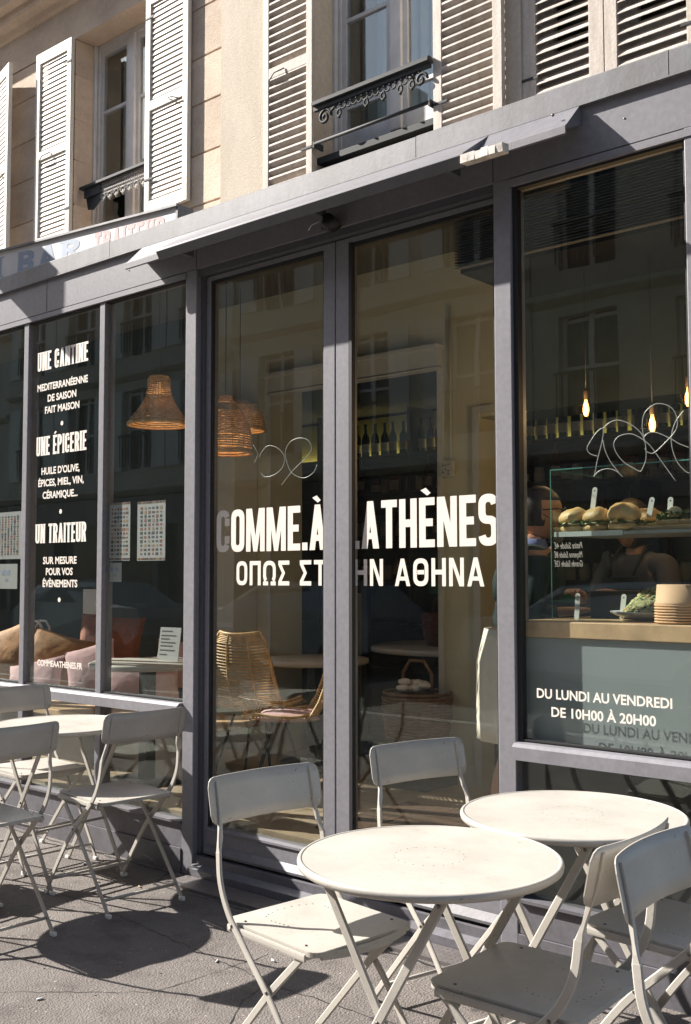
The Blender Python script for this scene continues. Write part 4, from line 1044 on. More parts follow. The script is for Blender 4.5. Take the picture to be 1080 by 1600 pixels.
bun('darker filled roll at the back between the second and third front rolls', (-1.904, 3.79, zb), .95, .9, .05)
bun('shaded filled roll behind the left glass edge', (-2.009+.03, 3.79, zb), .9, .2, .04)
bun('filled roll behind the tallest one at its right', (-1.771, 3.81, zb), .95, 1.7, .04)
# wraps at right
random.seed(21)
for i, (x, y) in enumerate(((-1.618, 3.665), (-1.542, 3.684), (-1.476, 3.665))):
    t = thing('open_sandwich', ['open sandwich with green leaves beside the tallest roll', 'open sandwich with green leaves in the middle of the wooden board', 'open sandwich at the right window edge'][i], 'sandwich', (x, y, 1.587), .3 * i, 'open sandwiches on the board')
    MB().bbox(-.045, -.03, 0, .045, .03, .022, .008).build('bread', M['bun'], t)
    l = MB()
    for k in range(60):
        a, b_, c_ = random.uniform(-.045, .045), random.uniform(-.03, .03), random.uniform(.022, .055); q = random.uniform(.006, .014)
        v = Vector((random.uniform(-1, 1), random.uniform(-1, 1), random.uniform(-1, 1))).normalized(); u = v.orthogonal().normalized(); p0 = Vector((a, b_, c_))
        l.add([p0 - v * q, p0 + u * q, p0 + v * q, p0 - u * q * .6], [(0, 1, 2, 3)])
    l.build('leaves', M['lettuce'], t)
    MB().ball((.02, 0, .05), .022, (1.2, .8, .9)).build('filling', M['crumb'], t)
# salad plate
sp = thing('salad_platter', 'grain salad with nuts heaped on a white oval plate', 'food', (-1.70, 3.741, 1.2405)); sp.scale = (1.18, 1.18, 1.1)
MB().lathe([(.06, .0), (.08, .002), (.135, .018), (.150, .028), (.150, .031), (.13, .024), (.08, .012), (0, .01)], seg=44).build('plate', M['plate_china'], sp)
s_ = MB(); random.seed(31)
s_.lathe([(.108, .018), (.105, .035), (.085, .065), (.055, .088), (.025, .10), (0, .104)], seg=30)
for k in range(1300):
    a = random.uniform(0, 6.283); u = math.sqrt(random.random()); r = .11 * u; z = .02 + .088 * max(0, (1 - u ** 1.8)) + random.uniform(-.002, .007)
    s_.ball((r * math.cos(a), r * math.sin(a), z), random.uniform(.0035, .0075), (1, 1, .8), random.choice([0, 0, 0, 1]), 1)
for k in range(70):
    a = random.uniform(0, 6.283); u = math.sqrt(random.random()); r = .11 * u; z = .025 + .088 * max(0, (1 - u ** 1.8))
    s_.ball((r * math.cos(a), r * math.sin(a), z), .0075, (1.3, .8, .8), 2, 1)
s_.build('salad_heap', [M['grain'], M['herb'], M['nut']], sp)
# kraft bowls stack
kb = thing('kraft_bowl_stack', 'stack of brown kraft paper bowls at the right of the counter', 'bowls', (-1.530, 3.53, 1.2405))
for k in range(7):
    MB().lathe([(.070, k * .0095), (.0835, k * .0095 + .004), (.0855, k * .0095 + .0065), (.0835, k * .0095 + .009), (.070, k * .0095 + .0092)], seg=44, cap=False).build('bowl_rim', M['kraft'], kb)
MB().lathe([(.062, .0), (.083, .067), (.0845, .070), (.080, .075), (.074, .135), (0, .1352)], seg=44).build('top_bowl', M['kraft'], kb)
# label stakes
def stake(label, x, y, z0, z1, lean):
    o = MB(); h = z1 - z0; pts = rrect(-.010, 0, .010, h, .0095, 5)
    vs, fs = sheet_with_holes(pts, [circle(0, h - .014, .0035, 8)], .002)
    o.add([(a, c, b) for a, b, c in vs], fs)
    ob = o.build('price_stake', M['plastic'], None, (x, y, z0), (R(-6), lean, 0)); tag(ob, label, 'label', 'white food stakes in the case')
stake('white stake rising from the second roll', -1.918, 3.646, 1.64, 1.744, R(5))
stake('white stake leaning behind the tallest roll', -1.704, 3.675, 1.62, 1.697, R(10))
stake('white stake among the green leaves', -1.623, 3.675, 1.62, 1.693, R(2))
stake('white stake at the left of the lower case level', -1.975, 3.618, 1.2405, 1.341, R(1))
stake('small white stake behind the salad plate', -1.837, 3.713, 1.2405, 1.338, R(4))
bx = MB().bbox(-2.018, 3.808, 1.2405, -1.809, 3.95, 1.348, .003); tag(bx.build('dark_tub', M['slate'], None), 'dark tub behind the lower white stake in the case', 'tub')

# wire lettering on the glass
def wires(name, label, paths, y):
    t = thing(name, label, 'wire sign')
    for p in paths:
        q = []
        P0 = [Vector((a, y, b)) for a, b in p]
        for i in range(len(P0) - 1):      # catmull-rom
            a, b, c, d = P0[max(i - 1, 0)], P0[i], P0[i + 1], P0[min(i + 2, len(P0) - 1)]
            for k in range(6):
                u = k / 6; q.append(.5 * ((2 * b) + (c - a) * u + (2 * a - 5 * b + 4 * c - d) * u * u + (3 * b - a - 3 * c + d) * u ** 3))
        q.append(P0[-1])
        MB().tube(q, .0017, 6).build('wire_stroke', M['wire'], t)
wires('wire_script', 'thin looping wire script inside the right window glass', [
 [(-1.776, 1.757), (-1.762, 1.819), (-1.743, 1.883), (-1.74, 1.924), (-1.764, 1.914), (-1.791, 1.881), (-1.803, 1.858), (-1.791, 1.839), (-1.762, 1.828)],
 [(-1.74, 1.924), (-1.716, 1.942), (-1.684, 1.949), (-1.647, 1.936), (-1.616, 1.915), (-1.592, 1.887), (-1.581, 1.852), (-1.581, 1.806), (-1.594, 1.773), (-1.604, 1.764), (-1.625, 1.775), (-1.655, 1.794), (-1.68, 1.819), (-1.697, 1.85), (-1.698, 1.873), (-1.679, 1.892), (-1.641, 1.897), (-1.611, 1.886), (-1.569, 1.854), (-1.528, 1.797), (-1.477, 1.723)],
 [(-1.779, 1.757), (-1.757, 1.775), (-1.725, 1.781), (-1.693, 1.771), (-1.667, 1.749)],
 [(-1.74, 1.883), (-1.733, 1.847), (-1.712, 1.804), (-1.681, 1.764)],
 [(-1.585, 1.864), (-1.586, 1.881), (-1.568, 1.894), (-1.538, 1.891), (-1.491, 1.867), (-1.463, 1.848), (-1.426, 1.831)],
 [(-1.584, 1.869), (-1.592, 1.91), (-1.588, 1.95), (-1.573, 1.974), (-1.536, 1.991), (-1.489, 1.974), (-1.467, 1.933), (-1.473, 1.894), (-1.509, 1.857), (-1.551, 1.824), (-1.575, 1.828), (-1.584, 1.841)],
 [(-1.443, 1.958), (-1.473, 1.922), (-1.488, 1.878), (-1.486, 1.833), (-1.47, 1.787), (-1.444, 1.755), (-1.426, 1.745)]], F + .038)
wires('wire_script', 'thin looping wire script inside the left door glass', [
 [(-3.554, 2.021), (-3.525, 1.978), (-3.546, 1.939)],
 [(-3.517, 1.957), (-3.493, 1.991), (-3.454, 2.01), (-3.398, 1.996), (-3.353, 1.955), (-3.362, 1.906), (-3.411, 1.875), (-3.474, 1.867), (-3.502, 1.886)],
 [(-3.369, 1.823), (-3.301, 1.882), (-3.221, 1.935), (-3.184, 1.971), (-3.202, 2.012), (-3.255, 2.029), (-3.315, 2.016), (-3.345, 1.974), (-3.335, 1.924), (-3.301, 1.873), (-3.234, 1.847), (-3.175, 1.865), (-3.149, 1.901)]], F + .085)

# things on the inner table, baskets
rb = thing('woven_basket', 'large round woven basket with pale cloths on a crate behind the right door', 'basket', (-3.64, 4.82, .43))
def woven(profile, mat_, name, parent, c=(0, 0, 0)):
    m = MB(); z = profile[0][1]
    for i in range(len(profile) - 1):
        k = max(1, int(math.dist(profile[i], profile[i + 1]) / .016))
        for q in range(k):
            u = q / k; r = profile[i][0] + (profile[i + 1][0] - profile[i][0]) * u; zz = profile[i][1] + (profile[i + 1][1] - profile[i][1]) * u
            m.tube([(c[0] + r * math.cos(a), c[1] + r * math.sin(a), c[2] + zz) for a in [2 * math.pi * j / 30 for j in range(30)]], .0095, 5, close=True)
    return m.build(name, mat_, parent)
woven([(.14, 0), (.17, .06), (.19, .18), (.195, .30), (.185, .345)], M['basket_brown'], 'basket_body', rb)
sto = MB().bbox(-3.84, 4.62, .1, -3.44, 5.02, .428, .01); tag(sto.build('dark_crate', M['wood_dark'], None), 'dark crate carrying the woven basket behind the right door', 'crate')
MB().tube([(-.10, 0, .32), (-.10, 0, .43), (-.05, 0, .50), (.05, 0, .50), (.10, 0, .43), (.10, 0, .32)], .010, 8).build('handle', M['basket_brown'], rb)
cl_ = MB()
for i in range(14): cl_.ball((random.uniform(-.09, .09), random.uniform(-.08, .08), .34 + random.uniform(0, .04)), .04, (1, 1, .5), 0, 2, .1)
cl_.build('cloth_filling', M['shut'], rb)
rb2 = thing('red_basket', 'reddish woven basket on the round table in the back room', 'basket', (-4.02, 5.60, .962))
woven([(.09, 0), (.12, .06), (.13, .14), (.135, .22)], M['basket_red'], 'basket_body', rb2)
MB().tube([(-.09, 0, .2), (-.07, 0, .29), (0, 0, .33), (.07, 0, .29), (.09, 0, .2)], .007, 6).build('handle', M['basket_red'], rb2)
rb3 = thing('red_bag', 'crumpled red bag on a chair behind the woven basket', 'bag', (-3.15, 5.3, .62))
MB().ball((0, 0, .12), .15, (1, .8, .8), 0, 3, .04).ball((.05, -.08, .14), .07, (1, .5, .8), 1, 2, .05).build('bag_body', [M['red_bowl'], M['plastic']], rb3)
MB().bbox(-.2, -.2, -.62 + .1, .2, .2, .0, .01).build('stool', M['wood_dark'], rb3)
bw = thing('pale_bowl', 'pale bowl with a cup on the round table in the back room', 'bowl', (-3.70, 5.55, .962))
MB().lathe([(.05, 0), (.09, .02), (.12, .06), (.115, .062), (.08, .03), (0, .02)], seg=32).build('bowl_body', M['table_in'], bw)
cu = thing('white_cup', 'white cup beside the red basket in the back room', 'cup', (-3.80, 5.75, .962))
MB().lathe([(.045, 0), (.06, .06), (.065, .17), (.06, .17), (.05, .02), (0, .015)], seg=28).build('cup_body', M['plastic'], cu)
gc = thing('green_banner', 'green cloth draped on the rail of the back room shelf', 'cloth', (-3.9, 6.3, 1.33))
vs = []
for i in range(41):
    u = i / 40; x = -.75 + 1.5 * u; z = -.06 * math.sin(u * math.pi) + .01 * math.sin(u * 30)
    vs += [(x, .01 * math.sin(u * 40), z + .03), (x, .012 * math.sin(u * 40 + 1), z - .05)]
MB().add(vs, [(2 * i, 2 * i + 2, 2 * i + 3, 2 * i + 1) for i in range(40)], 0, True).build('cloth', M['green_cloth'], gc)
dm = MB().bbox(-3.35, 3.65, .2505, -2.45, 4.35, .262, .003); tag(dm.build('door_mat', M['mat_brown'], None), 'brown coir mat on the floor behind the right door', 'mat')

# ================================================================== PEOPLE
def skinned(name, nodes, edges, mat_, parent, sub=2, root=0):
    me = bpy.data.meshes.new(name); me.from_pydata([n[0] for n in nodes], edges, []); me.materials.append(mat_)
    o = bpy.data.objects.new(name, me); COL.objects.link(o); o.parent = parent
    sk_ = o.modifiers.new('skin', 'SKIN'); sk_.use_smooth_shade = True
    for i, n in enumerate(nodes):
        r = n[1] if isinstance(n[1], tuple) else (n[1], n[1]); me.skin_vertices[0].data[i].radius = r
        me.skin_vertices[0].data[i].use_root = (i == root)
    ss = o.modifiers.new('sub', 'SUBSURF'); ss.levels = sub; ss.render_levels = sub
    return o
def arm_nodes(sh, el, wr, s=1.0):
    """arm chain plus a small palm and five fingers; returns nodes, edges"""
    sh, el, wr = map(Vector, (sh, el, wr)); d = (wr - el).normalized(); side = d.cross(Vector((0, 0, 1)))
    side = side.normalized() if side.length > .1 else Vector((0, 1, 0)); dn = d.cross(side).normalized()
    N = [(sh, .048), ((sh + el) / 2, .043), (el, .036), ((el + wr) / 2, .033), (wr, .024), (wr + d * .045, (.034, .018)), (wr + d * .085, (.036, .015))]
    Ed = [(i, i + 1) for i in range(6)]
    for k, (off, ln) in enumerate(((-.028, .060), (-.010, .074), (.009, .068), (.027, .052))):
        b = wr + d * .095 + side * off; c = b + d * ln * .5 + dn * .012; e = b + d * ln * .82 + dn * .034
        i = len(N); N += [(b, .009), (c, .0085), (e, .0075)]; Ed += [(6, i), (i, i + 1), (i + 1, i + 2)]
    i = len(N); b = wr + d * .035 + side * -.035; N += [(b, .011), (b + d * .03 + side * -.014 + dn * .012, .009)]; Ed += [(5, i), (i, i + 1)]
    return N, Ed
def person(label, loc, rz, H, lean=.0, hands=None, stance=(0, 0), long_hair=False):
    """standing figure, +x is where the person looks; returns root and key points"""
    t = thing('person', label, 'person', loc, rz)
    k = H / 1.68
    hip = Vector((0, 0, .90 * k)); ch = Vector((lean * .6, 0, 1.22 * k)); nk = Vector((lean * .95, 0, 1.40 * k)); hd = Vector((lean * 1.15 + .015, 0, 1.50 * k))
    N = [(hip, (.145, .105)), (Vector((lean * .25, 0, 1.04 * k)), (.12, .09)), (ch, (.145, .10)), (Vector((lean * .85, 0, 1.345 * k)), (.105, .07)), (nk, (.052, .055)), (Vector((lean * 1.05, 0, 1.455 * k)), (.05, .055))]
    Ed = [(0, 1), (1, 2), (2, 3), (3, 4), (4, 5)]
    for sgn, fx in ((1, stance[0]), (-1, stance[1])):
        i = len(N)
        N += [(Vector((0, sgn * .088, .82 * k)), .088), (Vector((fx * .5 + .015, sgn * .09, .47 * k)), .055), (Vector((fx * .8, sgn * .09, .33 * k)), .054), (Vector((fx, sgn * .09, .08 * k)), .034), (Vector((fx + .0, sgn * .092, .035)), .035), (Vector((fx + .13, sgn * .10, .022)), (.036, .02))]
        Ed += [(0, i)] + [(i + j, i + j + 1) for j in range(5)]
    for sgn in (1, -1):
        sh = Vector((lean * .85, sgn * .175, 1.335 * k)); el, wr = hands[0 if sgn == 1 else 1]
        n2, e2 = arm_nodes(sh, el, wr); o = len(N); N += n2; Ed += [(3, o)] + [(a + o, b + o) for a, b in e2]
    b = skinned('body', N, Ed, M['skin'], t)
    # head shaped from a sphere, joined as part of the skin surface
    bm = bmesh.new(); bmesh.ops.create_uvsphere(bm, u_segments=40, v_segments=28, radius=1)
    for v in bm.verts:
        x, y, z = v.co; X = x * .098; Y = y * .077; Z = z * .118
        if z < -.1: X *= 1 - .10 * (-z); Y *= 1 - .30 * (-z - .1)          # jaw
        if x > .3:
            f = (x - .3) / .7
            X -= .010 * f * math.exp(-((z - .05) / .14) ** 2)                # eye line
            X += .026 * math.exp(-(y / .16) ** 2) * math.exp(-((z + .16) / .15) ** 2) * f   # nose
            X += .009 * math.exp(-(y / .32) ** 2) * math.exp(-((z + .46) / .07) ** 2) * f + .008 * math.exp(-(y / .3) ** 2) * math.exp(-((z + .60) / .06) ** 2) * f
            X += .012 * math.exp(-(y / .4) ** 2) * math.exp(-((z + .88) / .16) ** 2)        # chin
            X -= .008 * math.exp(-((abs(y) - .36) / .16) ** 2) * math.exp(-((z - .06) / .12) ** 2)
        v.co = (X + hd.x + .01, Y, Z + hd.z + .045 * k)
    hm = MB(); hm.bm(bm, 0, True)
    for s_ in (1, -1):                                                         # ears, eyes
        hm.ball((hd.x - .0, s_ * .077, hd.z + .045 * k - .008), .028, (.55, .28, 1.05), 0, 2)
        hm.ball((hd.x + .082, s_ * .031, hd.z + .045 * k + .008), .0115, (.8, 1, .8), 1, 2)
        hm.ball((hd.x + .0915, s_ * .031, hd.z + .045 * k + .008), .0052, (.6, 1, 1), 2, 1)
    hm.ball((hd.x + .093, 0, hd.z + .045 * k - .057), .012, (.5, 1.9, .45), 3, 2)
    hm.build('head', [M['skin'], M['plastic'], M['hair'], M['lips']], t)
    return t, N, hd, k
# customer seen in profile
ang = R(44)
cust, N, hd, k = person('person in dark jumper, pale skirt and glasses standing in profile at the counter end', (-2.375, 3.80, .25), ang, 1.69, lean=.10,
    hands=[((.08, .23, 1.08), (.30, .16, 1.10)), ((.02, -.24, 1.08), (.24, -.20, 1.02))], stance=(.04, -.09))
cust.scale = (.93, .93, .912)
# hair: short dark crop tied at the nape
bm = bmesh.new(); bmesh.ops.create_uvsphere(bm, u_segments=36, v_segments=24, radius=1)
kill = []
for v in bm.verts:
    x, y, z = v.co
    g_ = max(min(x + .06 + .10 * math.sin(z * 5), .56 - z - .12 * x), -.52 - z)
    f_ = max(0., min(1., g_ / .16)); f_ = f_ * f_ * (3 - 2 * f_); q_ = 1 - .26 * f_ + .012 * math.sin(y * 40 + z * 9)
    v.co = (x * .106 * q_ + hd.x + .004, y * .085 * q_, z * .124 * q_ + hd.z + .050 * k)
bmesh.ops.delete(bm, geom=kill, context='VERTS')
hm = MB(); hm.bm(bm, 0, True); hm.ball((hd.x - .115, 0, hd.z + .06), .035, (1, 1, .9))
hm.build('hair', M['hair'], cust)
gz = hd.z + .045 * k + .008
g_ = MB()
for s_ in (1, -1):
    g_.tube([(hd.x + .108, s_ * .033 + .024 * math.cos(a), gz + .019 * math.sin(a)) for a in [2 * math.pi * i / 18 for i in range(18)]], .0028, 6, close=True)
    g_.tube([(hd.x + .105, s_ * .057, gz + .008), (hd.x + .06, s_ * .082, gz + .010), (hd.x - .01, s_ * .088, gz + .004)], .0028, 6)
g_.tube([(hd.x + .109, -.010, gz), (hd.x + .113, 0, gz + .003), (hd.x + .109, .010, gz)], .0025, 6)
g_.build('glasses', M['metal_dark'], cust)
# patterned mask under the chin with ear loop
mk = MB(); vs = []
for i in range(9):
    for j in range(7):
        u, v = -1 + i / 4, -1 + j / 3; vs.append((hd.x + .112 - .055 * u * u - .012 * v * v, u * .060, hd.z - .052 + .036 * v))
mk.add(vs, [(i * 7 + j, (i + 1) * 7 + j, (i + 1) * 7 + j + 1, i * 7 + j + 1) for i in range(8) for j in range(6)], 0, True)
mk.build('face_mask', mat('patterned_mask', (.03, .03, .035), .8, col2=(.30, .30, .30), vscale=60), cust)
for s_ in (1, -1):
    MB().tube([(hd.x + .06, s_ * .064, hd.z - .02), (hd.x + .03, s_ * .082, hd.z + .02), (hd.x - .005, s_ * .088, hd.z + .04)], .0018, 5).build('mask_loop', M['metal_dark'], cust)
# clothing
skirt_prof = [(.60, .150, .165), (.62, .151, .167), (.75, .155, .172), (.88, .156, .175), (.98, .135, .165), (1.03, .125, .155)]
def shell(prof, cx, m_, name, parent, wob=.0, folds=9, th=None):
    m = MB(); vs = []; seg = 56
    for z, rx, ry in prof:
        for q in range(seg):
            a = 2 * math.pi * q / seg; kf = 1 + wob * math.sin(a * folds + z * 2) * max(0, (1.05 - z)) * 2
            vs.append((cx(z) + rx * math.cos(a) * kf, ry * math.sin(a) * kf, z))
    n = len(prof)
    m.add(vs, [(r * seg + q, r * seg + (q + 1) % seg, (r + 1) * seg + (q + 1) % seg, (r + 1) * seg + q) for r in range(n - 1) for q in range(seg)], 0, True)
    o = m.build(name, m_, parent); so_ = o.modifiers.new('th', 'SOLIDIFY'); so_.thickness = .005; return o
shell([(z * 1.0, a, b) for z, a, b in [(.53, .148, .17)] + skirt_prof], lambda z: .02 * (z - .9), M['skirt'], 'skirt', cust, .035, 11)
jn = [(Vector((0, 0, .985)), (.145, .12)), (Vector((.03, 0, 1.08)), (.145, .115)), (Vector((.06, 0, 1.24)), (.18, .13)), (Vector((.085, 0, 1.36)), (.150, .105)), (Vector((.095, 0, 1.425)), (.085, .082))]
je = [(0, 1), (1, 2), (2, 3), (3, 4)]
for sgn, (el, wr) in ((1, ((.08, .23, 1.08), (.30, .16, 1.10))), (-1, ((.02, -.24, 1.08), (.24, -.20, 1.02)))):
    o = len(jn); jn += [(Vector((.085, sgn * .17, 1.335)), .068), ((Vector((.085, sgn * .19, 1.335)) + Vector(el)) / 2, .060), (Vector(el), .052), (Vector(el).lerp(Vector(wr), .85), .040)]; je += [(3, o), (o, o + 1), (o + 1, o + 2), (o + 2, o + 3)]
skinned('jumper', jn, je, M['shirt_dark'], cust)
shell([(1.352, .108, .120), (1.378, .092, .100), (1.41, .074, .080), (1.437, .064, .069)], lambda z: .092, M['collar'], 'collar', cust)
shell([(1.16, .150, .190), (1.24, .160, .215), (1.30, .150, .205), (1.345, .128, .160), (1.378, .102, .112)], lambda z: .070 + (z - 1.16) * .1, M['shirt_dark'], 'jumper_yoke', cust, .01, 7)
# server behind the counter
srv, N, hd, k = person('person in a pale shirt and dark apron working behind the sandwiches', (-2.14, 4.62, .25), R(-104), 1.66, lean=.10,
    hands=[((.16, .24, 1.10), (.36, .14, 1.17)), ((.16, -.24, 1.10), (.36, -.14, 1.17))])
bm = bmesh.new(); bmesh.ops.create_uvsphere(bm, u_segments=36, v_segments=24, radius=1)
kill = []
for v in bm.verts:
    x, y, z = v.co
    g_ = min(x - .28, .50 - z); f_ = max(0., min(1., g_ / .16)); f_ = f_ * f_ * (3 - 2 * f_); q_ = 1 - .26 * f_ + .015 * math.sin(y * 40 + z * 9)
    v.co = (x * .108 * q_ + hd.x + .004, y * .090 * q_, z * .126 * q_ + hd.z + .050 * k)
bmesh.ops.delete(bm, geom=kill, context='VERTS'); hm = MB(); hm.bm(bm, 0, True); hm.build('hair', M['hair'], srv)
jn = [(Vector((0, 0, .92)), (.15, .12)), (Vector((.03, 0, 1.06)), (.14, .11)), (Vector((.06, 0, 1.23)), (.165, .12)), (Vector((.085, 0, 1.34)), (.125, .085))]
je = [(0, 1), (1, 2), (2, 3)]
for sgn in (1, -1):
    el, wr = Vector((.16, sgn * .24, 1.10)), Vector((.36, sgn * .14, 1.17)); o = len(jn)
    jn += [(Vector((.085, sgn * .17, 1.32)), .066), ((Vector((.085, sgn * .19, 1.32)) + el) / 2, .058), (el, .050), (el.lerp(wr, .8), .040)]; je += [(3, o), (o, o + 1), (o + 1, o + 2), (o + 2, o + 3)]
skinned('shirt', jn, je, M['shirt_pale'], srv)
ap = MB(); vs = []
for z, rx, hw in ((.45, .17, .9), (.7, .17, .9), (.95, .165, .9), (1.1, .165, .75), (1.26, .175, .45)):
    for q in range(13):
        a = -hw * 1.3 + 2 * hw * 1.3 * q / 12; vs.append((.02 + (z - .9) * .12 + rx * math.cos(a) + .012, (rx + .012) * math.sin(a), z))
ap.add(vs, [(r * 13 + q, r * 13 + q + 1, (r + 1) * 13 + q + 1, (r + 1) * 13 + q) for r in range(4) for q in range(12)], 0, True); ap.build('apron', M['apron'], srv)
for s_ in (1, -1): MB().tube([(.21, s_ * .07, 1.27), (.19, s_ * .085, 1.34), (.12, s_ * .075, 1.415), (.05, s_ * .05, 1.425)], .008, 6).build('apron_strap', M['apron'], srv)
skinned('trousers', [(Vector((0, 0, .93)), (.15, .12)), (Vector((0, .09, .82)), .098), (Vector((.02, .09, .47)), .068), (Vector((0, .09, .07)), .05), (Vector((0, -.09, .82)), .098), (Vector((.02, -.09, .47)), .068), (Vector((0, -.09, .07)), .05)],
        [(0, 1), (1, 2), (2, 3), (0, 4), (4, 5), (5, 6)], M['apron'], srv)

srv.scale = (.93, .93, .912)
# ================================================================== TERRACE FURNITURE
def oval(w, t): return [(w / 2 * a, t / 2 * b) for a, b in ((-1, -.45), (-.72, -1), (.72, -1), (1, -.45), (1, .45), (.72, 1), (-.72, 1), (-1, .45))]
def smooth_path(p, n=6):
    q = []; P0 = [Vector(a) for a in p]
    for i in range(len(P0) - 1):
        a, b, c, d = P0[max(i - 1, 0)], P0[i], P0[i + 1], P0[min(i + 2, len(P0) - 1)]
        for k in range(n):
            u = k / n; q.append(.5 * ((2 * b) + (c - a) * u + (2 * a - 5 * b + 4 * c - d) * u * u + (3 * b - a - 3 * c + d) * u ** 3))
    q.append(P0[-1]); return q
def folding_chair(label):
    t = thing('folding_chair', label, 'chair', (0, 0, 0), 0, 'cream folding chairs on the terrace')
    zs_ = .455
    # seat: pressed sheet with real drainage holes and rolled lips
    out = rrect(-.19, -.178, .195, .178, .030)
    holes = []
    for i in range(9):
        a = R(-60 + i * 15); holes.append(circle(-.10 - .055 * math.cos(a) * .9, .085 * math.sin(a) / .87, .0034, 6))
    for i in range(5):
        holes.append(circle(-.085 + i * .016, .098 - i * .002, .0034, 6)); holes.append(circle(-.085 + i * .016, -.098 + i * .002, .0034, 6))
    vs, fs = sheet_with_holes(out, holes, .0022, zs_)
    se = MB(); se.add(vs, fs)
    se.sweep([(x, y, zs_ - .006) for x, y in rrect(-.19, -.178, .195, .178, .030)], [(-.0012, -.0065), (.0012, -.0065), (.0012, .0065), (-.0012, .0065)], (0, 0, 1), close=True)
    se.sweep(smooth_path([(.185, -.150, zs_ - .011), (.198, -.08, zs_ - .016), (.202, 0, zs_ - .018), (.198, .08, zs_ - .016), (.185, .150, zs_ - .011)], 3), oval(.010, .022), (0, 0, 1))
    for x, y in ((-.13, .155), (-.13, -.155), (.13, .155), (.13, -.155)): se.lathe([(.0045, 0), (.0045, .002), (0, .003)], (x, y, zs_ + .001), 8, 1)
    se.build('seat', [M['chair'], M['screw']], t)
    # backrest: curved rounded plate
    bm = bmesh.new(); n = 16; o2 = rrect(-.205, -.066, .205, .066, .028, 5)
    def bend(u, v): return (-.052 * (1 - (u / .205) ** 2) * .55, u, v)
    vs = []; m = MB()
    # horizontal strips so that the plate bends smoothly
    us = [-.205, -.199, -.19, -.178] + [-.178 + i * .356 / 14 for i in range(1, 14)] + [.178, .19, .199, .205]
    def hv(u):
        d = abs(u) - .177
        return .066 if d <= 0 else .066 - .028 + math.sqrt(max(0, .028 ** 2 - d * d))
    fr_, bk_ = [], []
    rows = [-1, -.5, 0, .5, 1]
    def pt(u, r, off):
        v = r * hv(u); x, y, z = bend(u, v); tilt = -.20
        return (-.232 + x + v * tilt + off, y, .770 + v * .98)
    for off in (.0015, -.0015):
        base = len(m.v); vv = [pt(u, r, off) for u in us for r in rows]
        m.add(vv, [(i * 5 + j, (i + 1) * 5 + j, (i + 1) * 5 + j + 1, i * 5 + j + 1) for i in range(len(us) - 1) for j in range(4)], 0, True)
    L = len(us) * 5; f = []
    for i in range(len(us) - 1):
        for j in (0, 4): f.append((i * 5 + j, (i + 1) * 5 + j, L + (i + 1) * 5 + j, L + i * 5 + j))
    for i in (0, len(us) - 1):
        for j in range(4): f.append((i * 5 + j, i * 5 + j + 1, L + i * 5 + j + 1, L + i * 5 + j))
    m.f += f; m.mi += [0] * len(f); m.sm += [False] * len(f)
    for y in (-.172, .172):
        for r in (-.62, .62):
            for off in (.0025, -.0025): m.ball(pt(y, r, off), .0042, (.6, 1, 1), 1, 1)
    m.build('backrest', [M['chair'], M['screw']], t)
    # legs A : backrest - seat rear - front foot (outer), legs B : seat front - rear foot (inner)
    for s in (1, -1):
        y = s * .194
        pa = smooth_path([(.245, y, .012), (.19, y, .10), (.055, y, .275), (-.075, y, .40), (-.150, y, .475), (-.192, y, .555), (-.205, y * .985, .635)], 5)
        lg = MB(); lg.sweep(pa, oval(.0225, .0085), (0, 1, 0))
        pb = [(-.2055, y * .985, .633), (-.2085, y * .965, .650), (-.214, y * .93, .672), (-.222, y * .905, .705), (-.232, y * .895, .74), (-.246, y * .89, .800), (-.250, y * .888, .822)]
        lg.sweep(pb, oval(.0215, .0075), (0, 1, 0), widths=[(1, 1), (.62, 1.5), (.45, 2.0), (.6, 1.4), (.8, 1), (.9, 1), (.8, 1)])
        for px, pz in ((.0205, .318), (-.135, .452)): lg.lathe([(.006, -.0065), (.006, .0065), (0, .0065)], (0, 0, 0), 10, 1) if False else lg.ball((px, y + s * .005, pz), .006, (1, .35, 1), 1, 1)
        A = lg.build('leg', [M['chair'], M['screw']], t)
        MB().bbox(.232, y - .009, .0, .262, y + .009, .018, .004).build('foot_cap', M['plastic'], A)
        yb = s * .181
        lg = MB(); lg.sweep([(-.255, yb, .012), (-.20, yb, .075), (.0205, yb, .318), (.150, yb, .440)], oval(.0215, .0085), (0, 1, 0))
        B = lg.build('leg', [M['chair'], M['screw']], t)
        MB().bbox(-.272, yb - .009, .0, -.242, yb + .009, .018, .004).build('foot_cap', M['plastic'], B)
        MB().sweep([(-.165, s * .187, .440), (.165, s * .187, .440)], oval(.007, .018), (0, 0, 1)).box(-.170, s * .176 - .004, .425, -.140, s * .176 + .004, .446).build('seat_runner', M['chair'], t)
    for x, z, w_ in ((.205, .072, .192), (-.212, .062, .180), (-.150, .440, .192), (.148, .434, .182)):
        MB().tube([(x, -w_, z), (x, w_, z)], .0065, 8).build('stretcher', M['chair'], t)
    return t
